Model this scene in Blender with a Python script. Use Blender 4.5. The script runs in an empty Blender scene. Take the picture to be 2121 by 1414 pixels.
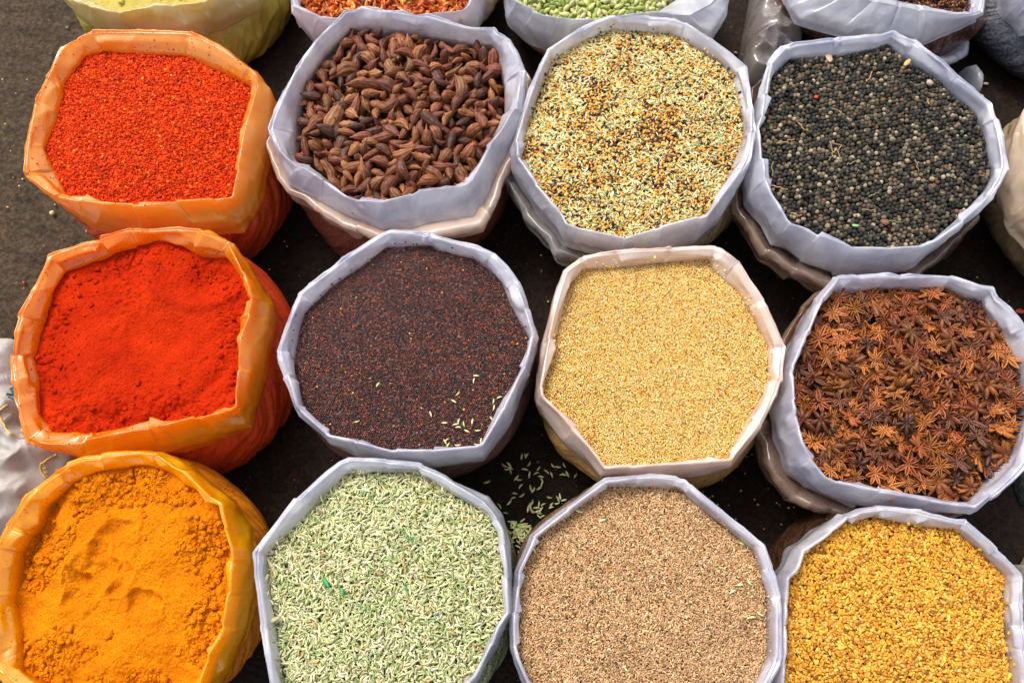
import bpy, bmesh, math, random
import numpy as np
from mathutils import Vector, Matrix

scene = bpy.context.scene
C = scene.collection
PI = math.pi
rng = np.random.default_rng(7)
random.seed(7)

# ------------------------------------------------------------------ camera
TILT = math.radians(18.0)
CAMZ = 1.205
F = 2121 * 28 / 36.0
cam_d = bpy.data.cameras.new('camera'); cam = bpy.data.objects.new('camera', cam_d); C.objects.link(cam)
cam.location = (0, 0, CAMZ); cam.rotation_euler = (TILT, 0, 0)
cam_d.lens = 28; cam_d.sensor_width = 36; cam_d.clip_start = 0.02; cam_d.clip_end = 200
scene.camera = cam
# ------------------------------------------------------------------ sky, sun, exposure
w = bpy.data.worlds.new('World'); scene.world = w; w.use_nodes = True
nt = w.node_tree; nt.nodes.clear()
sky = nt.nodes.new('ShaderNodeTexSky'); sky.sky_type = 'NISHITA'; sky.sun_disc = False
SUN_DIR = Vector((-0.42, 0.60, 1.0)).normalized()
sky.sun_elevation = math.asin(SUN_DIR.z); sky.sun_rotation = math.atan2(SUN_DIR.x, SUN_DIR.y)
sky.air_density = 1.0; sky.dust_density = 4.0; sky.ozone_density = 1.0
bg = nt.nodes.new('ShaderNodeBackground'); bg.inputs[1].default_value = 0.15
wo = nt.nodes.new('ShaderNodeOutputWorld')
# thin overcast: half of the blue is washed out of the sky
bw = nt.nodes.new('ShaderNodeHueSaturation'); bw.inputs['Saturation'].default_value = .45
nt.links.new(sky.outputs[0], bw.inputs['Color']); nt.links.new(bw.outputs[0], bg.inputs[0]); nt.links.new(bg.outputs[0], wo.inputs[0])
sd = bpy.data.lights.new('sun', 'SUN'); sd.energy = 1.4; sd.angle = math.radians(24); sd.color = (1, 0.95, 0.88)
so = bpy.data.objects.new('sun', sd); C.objects.link(so)
so.rotation_euler = SUN_DIR.to_track_quat('Z', 'Y').to_euler(); so.location = (-1, 1.4, 3)
scene.view_settings.view_transform = 'Standard'; scene.view_settings.look = 'None'
scene.view_settings.exposure = 0.75; scene.view_settings.gamma = 1.0
scene.view_settings.use_curve_mapping = False

# ------------------------------------------------------------------ helpers
def unproj(px, z):
    """photo pixel -> point on the horizontal plane at height z"""
    px = np.atleast_2d(np.asarray(px, float))
    z = np.broadcast_to(np.asarray(z, float), (len(px),))
    dx = (px[:, 0] - 1060.5) / F; dy = (707 - px[:, 1]) / F
    c, s = math.cos(TILT), math.sin(TILT)
    X = dx; Y = dy * c + s; Z = dy * s - c
    t = (z - CAMZ) / Z
    return np.stack([X * t, Y * t], 1)
def proj(P):
    P = np.atleast_2d(P); c, s = math.cos(TILT), math.sin(TILT)
    x = P[:, 0]; y = P[:, 1] * c + (P[:, 2] - CAMZ) * s; z = -P[:, 1] * s + (P[:, 2] - CAMZ) * c
    return np.stack([1060.5 + F * x / -z, 707 - F * y / -z], 1)
MM = 0.00065  # metres per photo pixel at rim height

def h3(i, j, k, n):
    a = (i.astype(np.uint32) * np.uint32(374761393)) ^ (j.astype(np.uint32) * np.uint32(668265263)) ^ (k.astype(np.uint32) * np.uint32(2147483647)) ^ np.uint32(n * 1013904223 & 0xffffffff)
    a = (a ^ (a >> np.uint32(13))) * np.uint32(1274126177)
    a = (a ^ (a >> np.uint32(16))) * np.uint32(2246822519)
    a = a ^ (a >> np.uint32(15))
    return a.astype(np.float64) / 4294967295.0 * 2 - 1
def noise3(P, sc=1.0, seed=0):
    P = P * sc + seed * 17.13 + 1000.0
    I = np.floor(P).astype(np.int64); f = P - I; u = f * f * f * (f * (f * 6 - 15) + 10)
    out = np.zeros(len(P))
    for a in (0, 1):
        for b in (0, 1):
            for c in (0, 1):
                i, j, k = I[:, 0] + a, I[:, 1] + b, I[:, 2] + c
                g = h3(i, j, k, 1) * (f[:, 0] - a) + h3(i, j, k, 2) * (f[:, 1] - b) + h3(i, j, k, 3) * (f[:, 2] - c)
                out += g * (u[:, 0] if a else 1 - u[:, 0]) * (u[:, 1] if b else 1 - u[:, 1]) * (u[:, 2] if c else 1 - u[:, 2])
    return out
def fbm(P, sc, seed=0, o=4, g=0.5):
    r = np.zeros(len(P)); a = 1.0
    for i in range(o):
        r += a * noise3(P, sc * 2 ** i, seed + i); a *= g
    return r
def sstep(a, b, x):
    t = np.clip((x - a) / (b - a), 0, 1); return t * t * (3 - 2 * t)

def link_mesh(name, V, Fc, mat, parent=None, col=None, smooth=True, extra=None):
    """V (n,3); Fc list of arrays (m,k) of faces"""
    me = bpy.data.meshes.new(name)
    if not isinstance(Fc, (list, tuple)): Fc = [Fc]
    Fc = [np.asarray(f, np.int32) for f in Fc if len(f)]
    loops = np.concatenate([f.ravel() for f in Fc]); tot = np.concatenate([np.full(len(f), f.shape[1], np.int32) for f in Fc])
    st = np.concatenate([[0], np.cumsum(tot)[:-1]]).astype(np.int32)
    me.vertices.add(len(V)); me.vertices.foreach_set('co', np.asarray(V, np.float32).ravel())
    me.loops.add(len(loops)); me.loops.foreach_set('vertex_index', loops)
    me.polygons.add(len(tot)); me.polygons.foreach_set('loop_start', st); me.polygons.foreach_set('loop_total', tot)
    me.update(calc_edges=True)
    me.polygons.foreach_set('use_smooth', np.full(len(tot), bool(smooth)))
    if col is not None:
        a = me.color_attributes.new('Col', 'FLOAT_COLOR', 'POINT')
        cc = np.ones((len(V), 4), np.float32); cc[:, :3] = np.clip(col, 0, 1); a.data.foreach_set('color', cc.ravel())
    if extra:
        for k, v in extra.items():
            a = me.attributes.new(k, 'FLOAT', 'POINT'); a.data.foreach_set('value', np.asarray(v, np.float32))
    if mat: me.materials.append(mat)
    o = bpy.data.objects.new(name, me); C.objects.link(o)
    if parent: o.parent = parent
    return o
def tag(o, label=None, cat=None, group=None, kind=None):
    if label: o['label'] = label
    if cat: o['category'] = cat
    if group: o['group'] = group
    if kind: o['kind'] = kind
    return o
def empty(name, loc):
    o = bpy.data.objects.new(name, None); o.location = loc; o.empty_display_size = .05; C.objects.link(o); return o
def grid_faces(nu, nv, wrap_u=True, off=0):
    """verts index = v*nu+u"""
    u = np.arange(nu if wrap_u else nu - 1); v = np.arange(nv - 1)
    U, W = np.meshgrid(u, v); U = U.ravel(); W = W.ravel(); U2 = (U + 1) % nu
    return np.stack([W * nu + U, W * nu + U2, (W + 1) * nu + U2, (W + 1) * nu + U], 1) + off
def ico(sub):
    bm = bmesh.new(); bmesh.ops.create_icosphere(bm, subdivisions=sub, radius=1)
    V = np.array([v.co[:] for v in bm.verts]); Fc = np.array([[v.index for v in f.verts] for f in bm.faces]); bm.free(); return V, Fc
ICO1, ICO2, ICO3 = ico(1), ico(2), ico(3)
def rots(yaw, pitch, roll):
    cy, sy, cp, sp, cr, sr = np.cos(yaw), np.sin(yaw), np.cos(pitch), np.sin(pitch), np.cos(roll), np.sin(roll)
    n = len(yaw); R = np.zeros((n, 3, 3))
    R[:, 0, 0] = cy * cp; R[:, 0, 1] = cy * sp * sr - sy * cr; R[:, 0, 2] = cy * sp * cr + sy * sr
    R[:, 1, 0] = sy * cp; R[:, 1, 1] = sy * sp * sr + cy * cr; R[:, 1, 2] = sy * sp * cr - cy * sr
    R[:, 2, 0] = -sp; R[:, 2, 1] = cp * sr; R[:, 2, 2] = cp * cr
    return R
class Mass:
    """collects many small shapes into one mesh"""
    def __init__(s): s.V = []; s.F = {}; s.C = []; s.n = 0
    def add(s, V, Fs, col):
        if not isinstance(Fs, (list, tuple)): Fs = [Fs]
        for f in Fs: s.F.setdefault(f.shape[1], []).append(f + s.n)
        s.V.append(V); s.C.append(np.broadcast_to(col, V.shape) if np.ndim(col) < 2 else col); s.n += len(V)
    def inst(s, base, P, R, S, col):
        """base (V,F[,shade]) at N positions with rotations, scales (N,3), colours (N,3)"""
        V, Fc = base[0], base[1]; N = len(P)
        if N == 0: return
        sh = base[2] if len(base) > 2 else np.ones((len(V), 3))
        W = np.einsum('nij,nvj->nvi', R, V[None] * S[:, None, :]) + P[:, None, :]
        c = (col[:, None, :] * sh[None]).reshape(-1, 3)
        FF = (Fc[None] + (np.arange(N) * len(V))[:, None, None]).reshape(-1, Fc.shape[1])
        s.add(W.reshape(-1, 3), FF, c)
    def build(s, name, mat, parent=None, smooth=True):
        return link_mesh(name, np.concatenate(s.V), [np.concatenate(v) for v in s.F.values()], mat, parent, np.concatenate(s.C), smooth)

# ------------------------------------------------------------------ materials
def newmat(name):
    m = bpy.data.materials.new(name); m.use_nodes = True; n = m.node_tree; n.nodes.clear()
    out = n.nodes.new('ShaderNodeOutputMaterial'); b = n.nodes.new('ShaderNodeBsdfPrincipled')
    n.links.new(b.outputs[0], out.inputs[0]); return m, n, b, out
def N(n, t, **k):
    x = n.nodes.new(t)
    for a, v in k.items():
        if a.startswith('i_'): x.inputs[int(a[2:]) if a[2:].isdigit() else a[2:]].default_value = v
        else: setattr(x, a, v)
    return x
def mixc(n, fac, a, b, mode='MIX'):
    x = n.nodes.new('ShaderNodeMix'); x.data_type = 'RGBA'; x.blend_type = mode
    for s_, v in ((0, fac), (6, a), (7, b)):
        if hasattr(v, 'links') or isinstance(v, bpy.types.NodeSocket): n.links.new(v, x.inputs[s_])
        else: x.inputs[s_].default_value = v if s_ == 0 else (*v, 1)
    return x.outputs[2]
def noise_out(n, scale, detail=4, rough=.55, coords=None, dist=0):
    t = N(n, 'ShaderNodeTexNoise'); t.inputs['Scale'].default_value = scale; t.inputs['Detail'].default_value = detail
    t.inputs['Roughness'].default_value = rough; t.inputs['Distortion'].default_value = dist
    if coords is None:
        coords = N(n, 'ShaderNodeTexCoord').outputs['Object']
    n.links.new(coords, t.inputs['Vector']); return t.outputs['Fac']
def ramp(n, fac, stops):
    r = N(n, 'ShaderNodeValToRGB'); e = r.color_ramp.elements
    while len(e) < len(stops): e.new(0.5)
    for q, (p, c) in enumerate(stops): e[q].position = p; e[q].color = (*c, 1) if len(c) == 3 else c
    n.links.new(fac, r.inputs[0]); return r.outputs[0]
def bump(n, h, strength, dist, b, prev=None):
    x = N(n, 'ShaderNodeBump'); x.inputs['Strength'].default_value = strength; x.inputs['Distance'].default_value = dist
    n.links.new(h, x.inputs['Height'])
    if prev: n.links.new(prev, x.inputs['Normal'])
    if b: n.links.new(x.outputs[0], b.inputs['Normal'])
    return x.outputs[0]

def m_seed(name, rough=.45, spec=.4, objvar=0.0, bscale=900, bs=.25, bd=.0006, coat=0):
    m, n, b, o = newmat(name)
    a = N(n, 'ShaderNodeAttribute', attribute_name='Col')
    c = a.outputs['Color']
    if objvar:
        oi = N(n, 'ShaderNodeObjectInfo')
        hv = N(n, 'ShaderNodeHueSaturation'); n.links.new(c, hv.inputs['Color'])
        mr = N(n, 'ShaderNodeMapRange'); n.links.new(oi.outputs['Random'], mr.inputs[0])
        mr.inputs[3].default_value = 1 - objvar; mr.inputs[4].default_value = 1 + objvar
        n.links.new(mr.outputs[0], hv.inputs['Value']); c = hv.outputs[0]
    f = noise_out(n, bscale, 3)
    c = mixc(n, 1.0, c, ramp(n, f, [(.3, (.72, .72, .72)), (.7, (1.2, 1.2, 1.2))]), 'MULTIPLY')
    n.links.new(c, b.inputs['Base Color']); b.inputs['Roughness'].default_value = rough
    b.inputs['Specular IOR Level'].default_value = spec; b.inputs['Coat Weight'].default_value = coat
    bump(n, f, bs, bd, b); return m
def m_powder(name, c1, c2, c3, grain=900):
    m, n, b, o = newmat(name)
    f1 = noise_out(n, 22, 5, .6); f2 = noise_out(n, grain, 3, .6); f3 = noise_out(n, 230, 4, .6)
    a = N(n, 'ShaderNodeAttribute', attribute_name='Col')
    c = mixc(n, ramp(n, f1, [(.35, (0, 0, 0)), (.65, (1, 1, 1))]), c1, c2)
    c = mixc(n, ramp(n, f2, [(.35, (1, 1, 1)), (.5, (0, 0, 0))]), c, c3)
    c = mixc(n, 1.0, c, a.outputs['Color'], 'MULTIPLY')
    n.links.new(c, b.inputs['Base Color']); b.inputs['Roughness'].default_value = .95; b.inputs['Specular IOR Level'].default_value = .06
    p = bump(n, f3, .5, .0022, None); bump(n, f2, .6, .0011, b, p); return m
def m_film(name, col, col2, rough=.3, transl=.3, transp=.12, dust=(.4, .2, .1), dustamt=.0, patch=.5):
    """thin plastic sheet; attribute 'dust' marks where the contents have rubbed on it"""
    m, n, b, o = newmat(name)
    tc = N(n, 'ShaderNodeTexCoord').outputs['Object']
    f = noise_out(n, 16, 4, .6, tc, .6); f2 = noise_out(n, 70, 5, .6, tc, 1.0)
    c = mixc(n, ramp(n, f, [(.5 - patch * .3, (0, 0, 0)), (.5 + patch * .3, (1, 1, 1))]), col, col2)
    a = N(n, 'ShaderNodeAttribute', attribute_name='dust')
    mul = N(n, 'ShaderNodeMath', operation='MULTIPLY'); n.links.new(a.outputs['Fac'], mul.inputs[0])
    mr = N(n, 'ShaderNodeMapRange'); n.links.new(f2, mr.inputs[0]); mr.inputs[1].default_value = .3; mr.inputs[2].default_value = .65
    mr.inputs[3].default_value = .35 * dustamt; mr.inputs[4].default_value = dustamt; n.links.new(mr.outputs[0], mul.inputs[1])
    c = mixc(n, mul.outputs[0], c, dust)
    n.links.new(c, b.inputs['Base Color'])
    rr = N(n, 'ShaderNodeMapRange'); n.links.new(f2, rr.inputs[0]); rr.inputs[3].default_value = rough - .08; rr.inputs[4].default_value = rough + .14
    n.links.new(rr.outputs[0], b.inputs['Roughness']); b.inputs['Specular IOR Level'].default_value = .75; b.inputs['Coat Weight'].default_value = 1; b.inputs['Coat Roughness'].default_value = .14; b.inputs['Coat IOR'].default_value = 1.75
    # fine film wrinkles
    wv = noise_out(n, 42, 3, .5, tc, 2.2); p = bump(n, wv, .20, .004, None); vz = N(n, 'ShaderNodeTexVoronoi', feature='DISTANCE_TO_EDGE')
    vz.inputs['Scale'].default_value = 26; wm = N(n, 'ShaderNodeMapping'); 
    n.links.new(tc, wm.inputs[0]); n.links.new(wm.outputs[0], vz.inputs['Vector'])
    vr = ramp(n, vz.outputs['Distance'], [(0, (0, 0, 0)), (.12, (1, 1, 1))])
    nn = bump(n, vr, .12, .0014, b, p)
    tr = N(n, 'ShaderNodeBsdfTranslucent'); n.links.new(c, tr.inputs[0]); n.links.new(nn, tr.inputs['Normal'])
    ms = N(n, 'ShaderNodeMixShader'); ms.inputs[0].default_value = transl; n.links.new(b.outputs[0], ms.inputs[1]); n.links.new(tr.outputs[0], ms.inputs[2])
    tp = N(n, 'ShaderNodeBsdfTransparent'); ms2 = N(n, 'ShaderNodeMixShader'); ms2.inputs[0].default_value = transp
    n.links.new(ms.outputs[0], ms2.inputs[1]); n.links.new(tp.outputs[0], ms2.inputs[2]); n.links.new(ms2.outputs[0], o.inputs[0])
    return m
def m_body(name, c1, c2, c3, grain=420, gl=.28, coat=.5, streak=1.0, dots=None):
    """side of a clear bag packed with its contents: grains pressed against glossy film"""
    m, n, b, o = newmat(name)
    tc = N(n, 'ShaderNodeTexCoord').outputs['Object']
    mp = N(n, 'ShaderNodeMapping'); mp.inputs['Scale'].default_value = (1, 1, .28); mp.inputs['Rotation'].default_value = (.5, .35, 0)
    n.links.new(tc, mp.inputs[0])
    f = noise_out(n, 38, 5, .6, mp.outputs[0], 1.2); g = noise_out(n, grain, 2, .5, tc)
    c = mixc(n, ramp(n, f, [(.36, (0, 0, 0)), (.64, (1, 1, 1))]), c1, c2)
    c = mixc(n, ramp(n, g, [(.42, (0, 0, 0)), (.6, (1, 1, 1))]), c, c3)
    if dots:
        v = N(n, 'ShaderNodeTexVoronoi'); v.inputs['Scale'].default_value = 150; n.links.new(tc, v.inputs['Vector'])
        c = mixc(n, ramp(n, v.outputs['Distance'], [(.25, (1, 1, 1)), (.4, (0, 0, 0))]), c, dots)
    n.links.new(c, b.inputs['Base Color']); b.inputs['Roughness'].default_value = gl + .2
    b.inputs['Coat Weight'].default_value = coat; b.inputs['Coat Roughness'].default_value = gl; b.inputs['Specular IOR Level'].default_value = .4
    p = bump(n, g, .3, .0015, None); bump(n, f, .5 * streak, .006, b, p); return m

# ------------------------------------------------------------------ polygon outlines, traced in photo zooms
def Z(pts, x0, y0, s): return [(x0 + x * s, y0 + y * s) for x, y in pts]
def ray_poly(poly, c, th):
    """radius of polygon from centre c along angles th"""
    P = np.asarray(poly) - c; Q = np.roll(P, -1, 0); r = np.zeros(len(th))
    d = np.stack([np.cos(th), np.sin(th)], 1)
    E = Q - P
    den = d[:, 0, None] * E[None, :, 1] - d[:, 1, None] * E[None, :, 0]
    den = np.where(np.abs(den) < 1e-12, 1e-12, den)
    t = (P[None, :, 0] * E[None, :, 1] - P[None, :, 1] * E[None, :, 0]) / den
    s = (P[None, :, 0] * d[:, 1, None] - P[None, :, 1] * d[:, 0, None]) / den
    ok = (s >= -1e-6) & (s <= 1 + 1e-6) & (t > 0)
    t = np.where(ok, t, -1); return t.max(1)
def gsm(a, sig):
    k = int(sig * 3 + 1); x = np.arange(-k, k + 1); g = np.exp(-x * x / 2 / sig / sig); g /= g.sum()
    ap = np.concatenate([a[-k:], a, a[:k]]); return np.convolve(ap, g, 'valid')
def angs(P, c): return np.arctan2(P[:, 1] - c[1], P[:, 0] - c[0])

NT = 900
TH = np.linspace(0, 2 * PI, NT, endpoint=False)
U2 = np.stack([np.cos(TH), np.sin(TH)], 1)

class Sack:
    def __init__(s, name, outer, inner, base, h, mat_film, mat_body, label, depth=.022, dome=.012, cuff=.024,
                 crumple=1.0, zn=.035, bulge=.012, fold=.004, twist=3.0, cuff2=None, group=None, seed=1, corner=None, thick=1.0):
        r = np.random.default_rng(seed * 31)
        s.h = h; s.dome = dome; s.depth = depth; s.zc = h - depth
        O0 = unproj(outer, h); s.c = unproj([np.mean(inner, 0)], s.zc)[0]
        s.I = unproj(inner, s.zc)
        # how far each outline point faces the spot straight under the camera (outside of the cuff in view there)
        d = O0 - s.c; d /= np.linalg.norm(d, axis=1)[:, None]; nd = -s.c / (np.linalg.norm(s.c) + 1e-6)
        face = np.clip(np.linalg.norm(s.c) / .25, 0, 1)
        zo = h - .006 - zn * sstep(-.25, .75, (d @ nd) * face)
        s.O = unproj(outer, zo)
        rO = ray_poly(s.O, s.c, TH); rI = ray_poly(s.I, s.c, TH)
        rO = np.maximum(rO, rI + .006)
        fac = sstep(-.3, .75, (U2 @ nd) * face)
        s.rI0 = rI.copy()
        # stations with jitter : outer corners, inner corners and some in between
        ta = np.sort(np.concatenate([angs(s.O, s.c), angs(s.I, s.c), r.uniform(-PI, PI, 4)])) % (2 * PI); ta = np.sort(ta)
        def jit(amp):
            v = r.normal(0, 1, len(ta)) * amp * crumple
            return np.interp(TH, np.concatenate([[ta[-1] - 2 * PI], ta, [ta[0] + 2 * PI]]), np.concatenate([[v[-1]], v, [v[0]]]))
        ca = np.sort(angs(s.O, s.c) % (2 * PI)); dd = np.abs(TH[:, None] - ca[None]); dd = np.minimum(dd, 2 * PI - dd).min(1)
        pinch = np.exp(-(dd / .05) ** 2)
        # film laid over itself at every corner: a step on one side of the crease that fades along the edge
        saw = np.zeros(NT)
        for a_ in ca:
            sd_ = r.choice([-1, 1]); d_ = ((TH - a_ + PI) % (2 * PI) - PI) * sd_
            saw += np.where((d_ > 0) & (d_ < .6), np.exp(-np.clip(d_, 0, 9) / .10), 0) * r.uniform(.35, 1.1)
        saw = gsm(np.clip(saw, 0, 1.3), .6) * .0030 * crumple
        t = .88 - .56 * fac
        rO = gsm(rO, 1.6); rI = gsm(rI, 2.2)
        rR = rI + t * (rO - rI) + jit(.0008) - saw * .6
        bw = rO - rI
        zO = h - .006 - zn * fac
        hR = h + jit(.0015) - .002 * pinch
        prof = [
            (rI + .001, s.zc - .03 + 0 * TH),
            (rI + jit(.0008), s.zc + jit(.001)),
            (rI + .22 * (rR - rI) + jit(.0026) - saw * .8, s.zc + .36 * (hR - s.zc)),
            (rI + .58 * (rR - rI) + jit(.0028) - .001 - saw * 1.1, s.zc + .74 * (hR - s.zc) + jit(.001)),
            (rR - .0020 * thick, hR - .0014),
            (rR, hR + .0004),
            (rR + .0018 * thick, hR - .0013),
            (rR + .45 * np.maximum(rO - rR, .008) + jit(.0012), hR + .40 * (zO - hR) + jit(.0022) - saw * 1.2 * fac + .0015),
            (rR + .86 * np.maximum(rO - rR, .008) + jit(.0010), hR + .78 * (zO - hR) + jit(.0010)),
            (rO + .001, zO - .004),
            (rO + .0005 + jit(.0012), zO - .004 - cuff * .55),
            (rO - .0005 + jit(.0016), zO - .004 - cuff + jit(.002)),
            (rO - .0035, zO - .004 - cuff + .001 + jit(.0005)),
        ]
        hem = np.minimum(zO - .004 - cuff, np.minimum(zO - .012, s.zc - .003) - .008)
        prof[10] = (prof[10][0], (zO - .004) * .45 + hem * .55); prof[11] = (prof[11][0], hem + jit(.002)); prof[12] = (prof[12][0], hem + .001 + jit(.0005))
        A = np.array([[a + 0 * TH, b + 0 * TH] for a, b in prof])      # (J,2,NT)
        # catmull-rom upsample along profile
        J = len(A); q = []; idx = []
        for j in range(J - 1):
            p0, p1, p2, p3 = A[max(j - 1, 0)], A[j], A[j + 1], A[min(j + 2, J - 1)]
            for u in (0, .25, .5, .75):
                q.append(.45 * .5 * (2 * p1 + (p2 - p0) * u + (2 * p0 - 5 * p1 + 4 * p2 - p3) * u * u + (-p0 + 3 * p1 - 3 * p2 + p3) * u ** 3) + .55 * (p1 * (1 - u) + p2 * u)); idx.append(j + u)
        q.append(A[-1]); idx.append(J - 1); q = np.array(q); idx = np.array(idx)
        rr, zz = q[:, 0], q[:, 1]
        X = s.c[0] + rr * U2[None, :, 0]; Y = s.c[1] + rr * U2[None, :, 1]
        V = np.stack([X, Y, zz], -1).reshape(-1, 3)
        # crumples: ridged creases running across and along the sheet
        amp = np.interp(idx, [0, 1, 2, 4, 5, 6, 8, J - 1], [0, .2, .9, .6, .25, .6, 1, .9])[:, None].repeat(NT, 1).ravel() * crumple
        Vn = V.copy(); Vn[:, 2] *= .8
        n1 = fbm(Vn, 15, seed, 2); n2 = noise3(Vn + 3, 34, seed + 9)
        rid = (1 - np.abs(n1) * 2.4); rid2 = (1 - np.abs(n2) * 2.4)
        disp = (np.clip(rid, -.2, 1) ** 3 * .0018 + np.clip(rid2, -.2, 1) ** 3 * .0008 - .0006) * amp
        rad = np.tile(U2, (len(q), 1))
        upm = np.interp(idx, [0, 2, 4, 6, 8, J - 1], [0, .5, 1, 1, .4, 0])[:, None].repeat(NT, 1).ravel()
        sgn = np.interp(idx, [0, 4.5, 6, J - 1], [-1, -1, 1, 1])[:, None].repeat(NT, 1).ravel()
        V[:, :2] += rad * (disp * sgn * (1 - .5 * upm))[:, None]; V[:, 2] += disp * upm * .8
        s.rimV = V.copy(); s.rimI = np.repeat(idx, NT)
        dust = np.interp(idx, [0, 1, 2, 3.5, 7, J - 1], [1, 1, .7, .25, .1, .3])[:, None].repeat(NT, 1).ravel()
        s.base_c = unproj([base[:2]], 0)[0]
        e = empty(name, (s.base_c[0], s.base_c[1], 0)); s.e = e; tag(e, label, 'sack', group)
        off = np.array([s.base_c[0], s.base_c[1], 0])
        link_mesh('rim', V - off, grid_faces(NT, len(q)), mat_film, e, extra={'dust': dust})
        # body
        rx = np.linalg.norm(unproj([(base[0] + base[2], base[1])], 0)[0] - s.base_c)
        ry = np.linalg.norm(unproj([(base[0], base[1] - base[3])], 0)[0] - s.base_c)
        NV = 46; vs = np.linspace(0, 1, NV); rows = []
        rb = 1 / np.sqrt((U2[:, 0] / rx) ** 2 + (U2[:, 1] / ry) ** 2)
        rb = rb * (1 + .02 * np.sin(3 * TH + seed) + .012 * np.sin(7 * TH + 2 * seed))
        if corner:
            for ca_, amp_ in corner: 
                dt = np.abs((TH - ca_ + PI) % (2 * PI) - PI); rb = rb + amp_ * np.exp(-(dt / .10) ** 2)
        ztop = np.minimum(zO - .012, s.zc - .003)
        for v in vs:
            k = v * v * (3 - 2 * v) * .55 + v * .45
            R = np.maximum(rO - .0075, rI + .0025) * (1 - k) + rb * k
            R = gsm(R, 1 + 14 * min(v * 2, 1))
            z = ztop * (1 - v)
            b_ = bulge * (np.sin(PI * v) ** 1.5) - .03 * max(0, (v - .9) / .1) ** 2 * .5
            cc = s.c * (1 - k) + s.base_c * k
            rows.append(np.stack([cc[0] + (R + b_) * U2[:, 0], cc[1] + (R + b_) * U2[:, 1], z + 0 * TH], 1))
        B = np.concatenate(rows)
        vv = np.repeat(vs, NT); tt = np.tile(TH, NV)
        Q = np.stack([np.cos(tt + vv * twist * .3) * 1.0, np.sin(tt + vv * twist * .3), vv * .25], 1)
        fo = fbm(Q, 5.5, seed + 3, 2); fo2 = noise3(Q + 9, 14, seed + 5)
        env = sstep(.02, .25, vv) * (1 - .6 * sstep(.85, 1, vv))
        dr = ((1 - np.abs(fo) * 3) * fold + (1 - np.abs(fo2) * 3) * fold * .45) * env
        ru = np.tile(U2, (NV, 1)); B[:, :2] += ru * dr[:, None]
        link_mesh('body', B - off, [grid_faces(NT, NV)], mat_body, e)
        # extra outer cuff of a second bag pulled over the first
        if cuff2:
            for ci, (mf, th0, o1, o0, z1, drop, nm, wid) in enumerate(cuff2):
                dt = np.abs((TH - th0 + PI) % (2 * PI) - PI)
                w_ = np.exp(-(dt / wid) ** 2)
                ofs = o0 + (o1 - o0) * w_ + jit(.0025)
                zr = h - z1 + jit(.003)
                P2 = [(rO - .010, zr - .02 + 0 * TH), (rO + ofs * .25 - .004, zr - .010), (rO + ofs * .7, zr - .001), (rO + ofs, zr - .003), (rO + ofs + .003, zr - .010),
                      (rO + ofs * .95 + jit(.002), zr - drop * .5), (rO + ofs * .7 + jit(.003), zr - drop + jit(.004)), (rO + ofs * .7 - .004, zr - drop + .002)]
                A2 = np.array([[a + 0 * TH, b + 0 * TH] for a, b in P2]); q2 = []
                for j in range(len(A2) - 1):
                    p0, p1, p2, p3 = A2[max(j - 1, 0)], A2[j], A2[j + 1], A2[min(j + 2, len(A2) - 1)]
                    for u in (0, .33, .66):
                        q2.append(.5 * (2 * p1 + (p2 - p0) * u + (2 * p0 - 5 * p1 + 4 * p2 - p3) * u * u + (-p0 + 3 * p1 - 3 * p2 + p3) * u ** 3))
                q2.append(A2[-1]); q2 = np.array(q2)
                V2 = np.stack([s.c[0] + q2[:, 0] * U2[None, :, 0], s.c[1] + q2[:, 0] * U2[None, :, 1], q2[:, 1]], -1).reshape(-1, 3)
                n1 = fbm(V2, 22, seed + 20 + ci, 2)
                V2[:, :2] += np.tile(U2, (len(q2), 1)) * ((1 - np.abs(n1) * 2.4) * .0032)[:, None]
                link_mesh(nm, V2 - off, grid_faces(NT, len(q2)), mf, e, extra={'dust': np.full(len(V2), .5)})
    # contents helpers
    def rho(s, P):
        d = P - s.c; th = np.arctan2(d[:, 1], d[:, 0]) % (2 * PI); r = np.linalg.norm(d, axis=1)
        return r / np.interp(th, np.append(TH, 2 * PI), np.append(s.rI0, s.rI0[0]))
    def z(s, P, bumps=.003, seed=1):
        q = s.rho(P); P3 = np.stack([P[:, 0], P[:, 1], 0 * q], 1)
        return s.zc - .003 + s.dome * (1 - np.clip(q, 0, 1.05) ** 2) + fbm(P3, 14, seed, 2) * bumps
    def scatter(s, n, seed=1, lim=1.0):
        r = np.random.default_rng(seed); R = s.rI0.max(); out = []
        while sum(map(len, out)) < n:
            P = s.c + r.uniform(-R, R, (n * 2, 2)); out.append(P[s.rho(P) < lim])
        return np.concatenate(out)[:n]
    def hexpts(s, pitch, jit, seed=1, lim=1.0):
        r = np.random.default_rng(seed); R = s.rI0.max() + .01
        a = np.arange(-R, R, pitch); b = np.arange(-R, R, pitch * .866)
        A, B = np.meshgrid(a, b); A = A + (np.arange(len(b)) % 2)[:, None] * pitch / 2
        P = np.stack([A.ravel(), B.ravel()], 1); an = r.uniform(0, 1); P = P @ np.array([[math.cos(an), -math.sin(an)], [math.sin(an), math.cos(an)]])
        P = P + r.normal(0, jit * pitch, P.shape) + s.c
        return P[s.rho(P) < lim]
    def poisson(s, dist, seed=1, lim=.97, tries=9000):
        r = np.random.default_rng(seed); C_ = s.scatter(tries, seed, lim); out = np.zeros((0, 2))
        for p in C_:
            if len(out) == 0 or ((out - p) ** 2).sum(1).min() > dist * dist: out = np.vstack([out, p])
        return out
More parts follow.
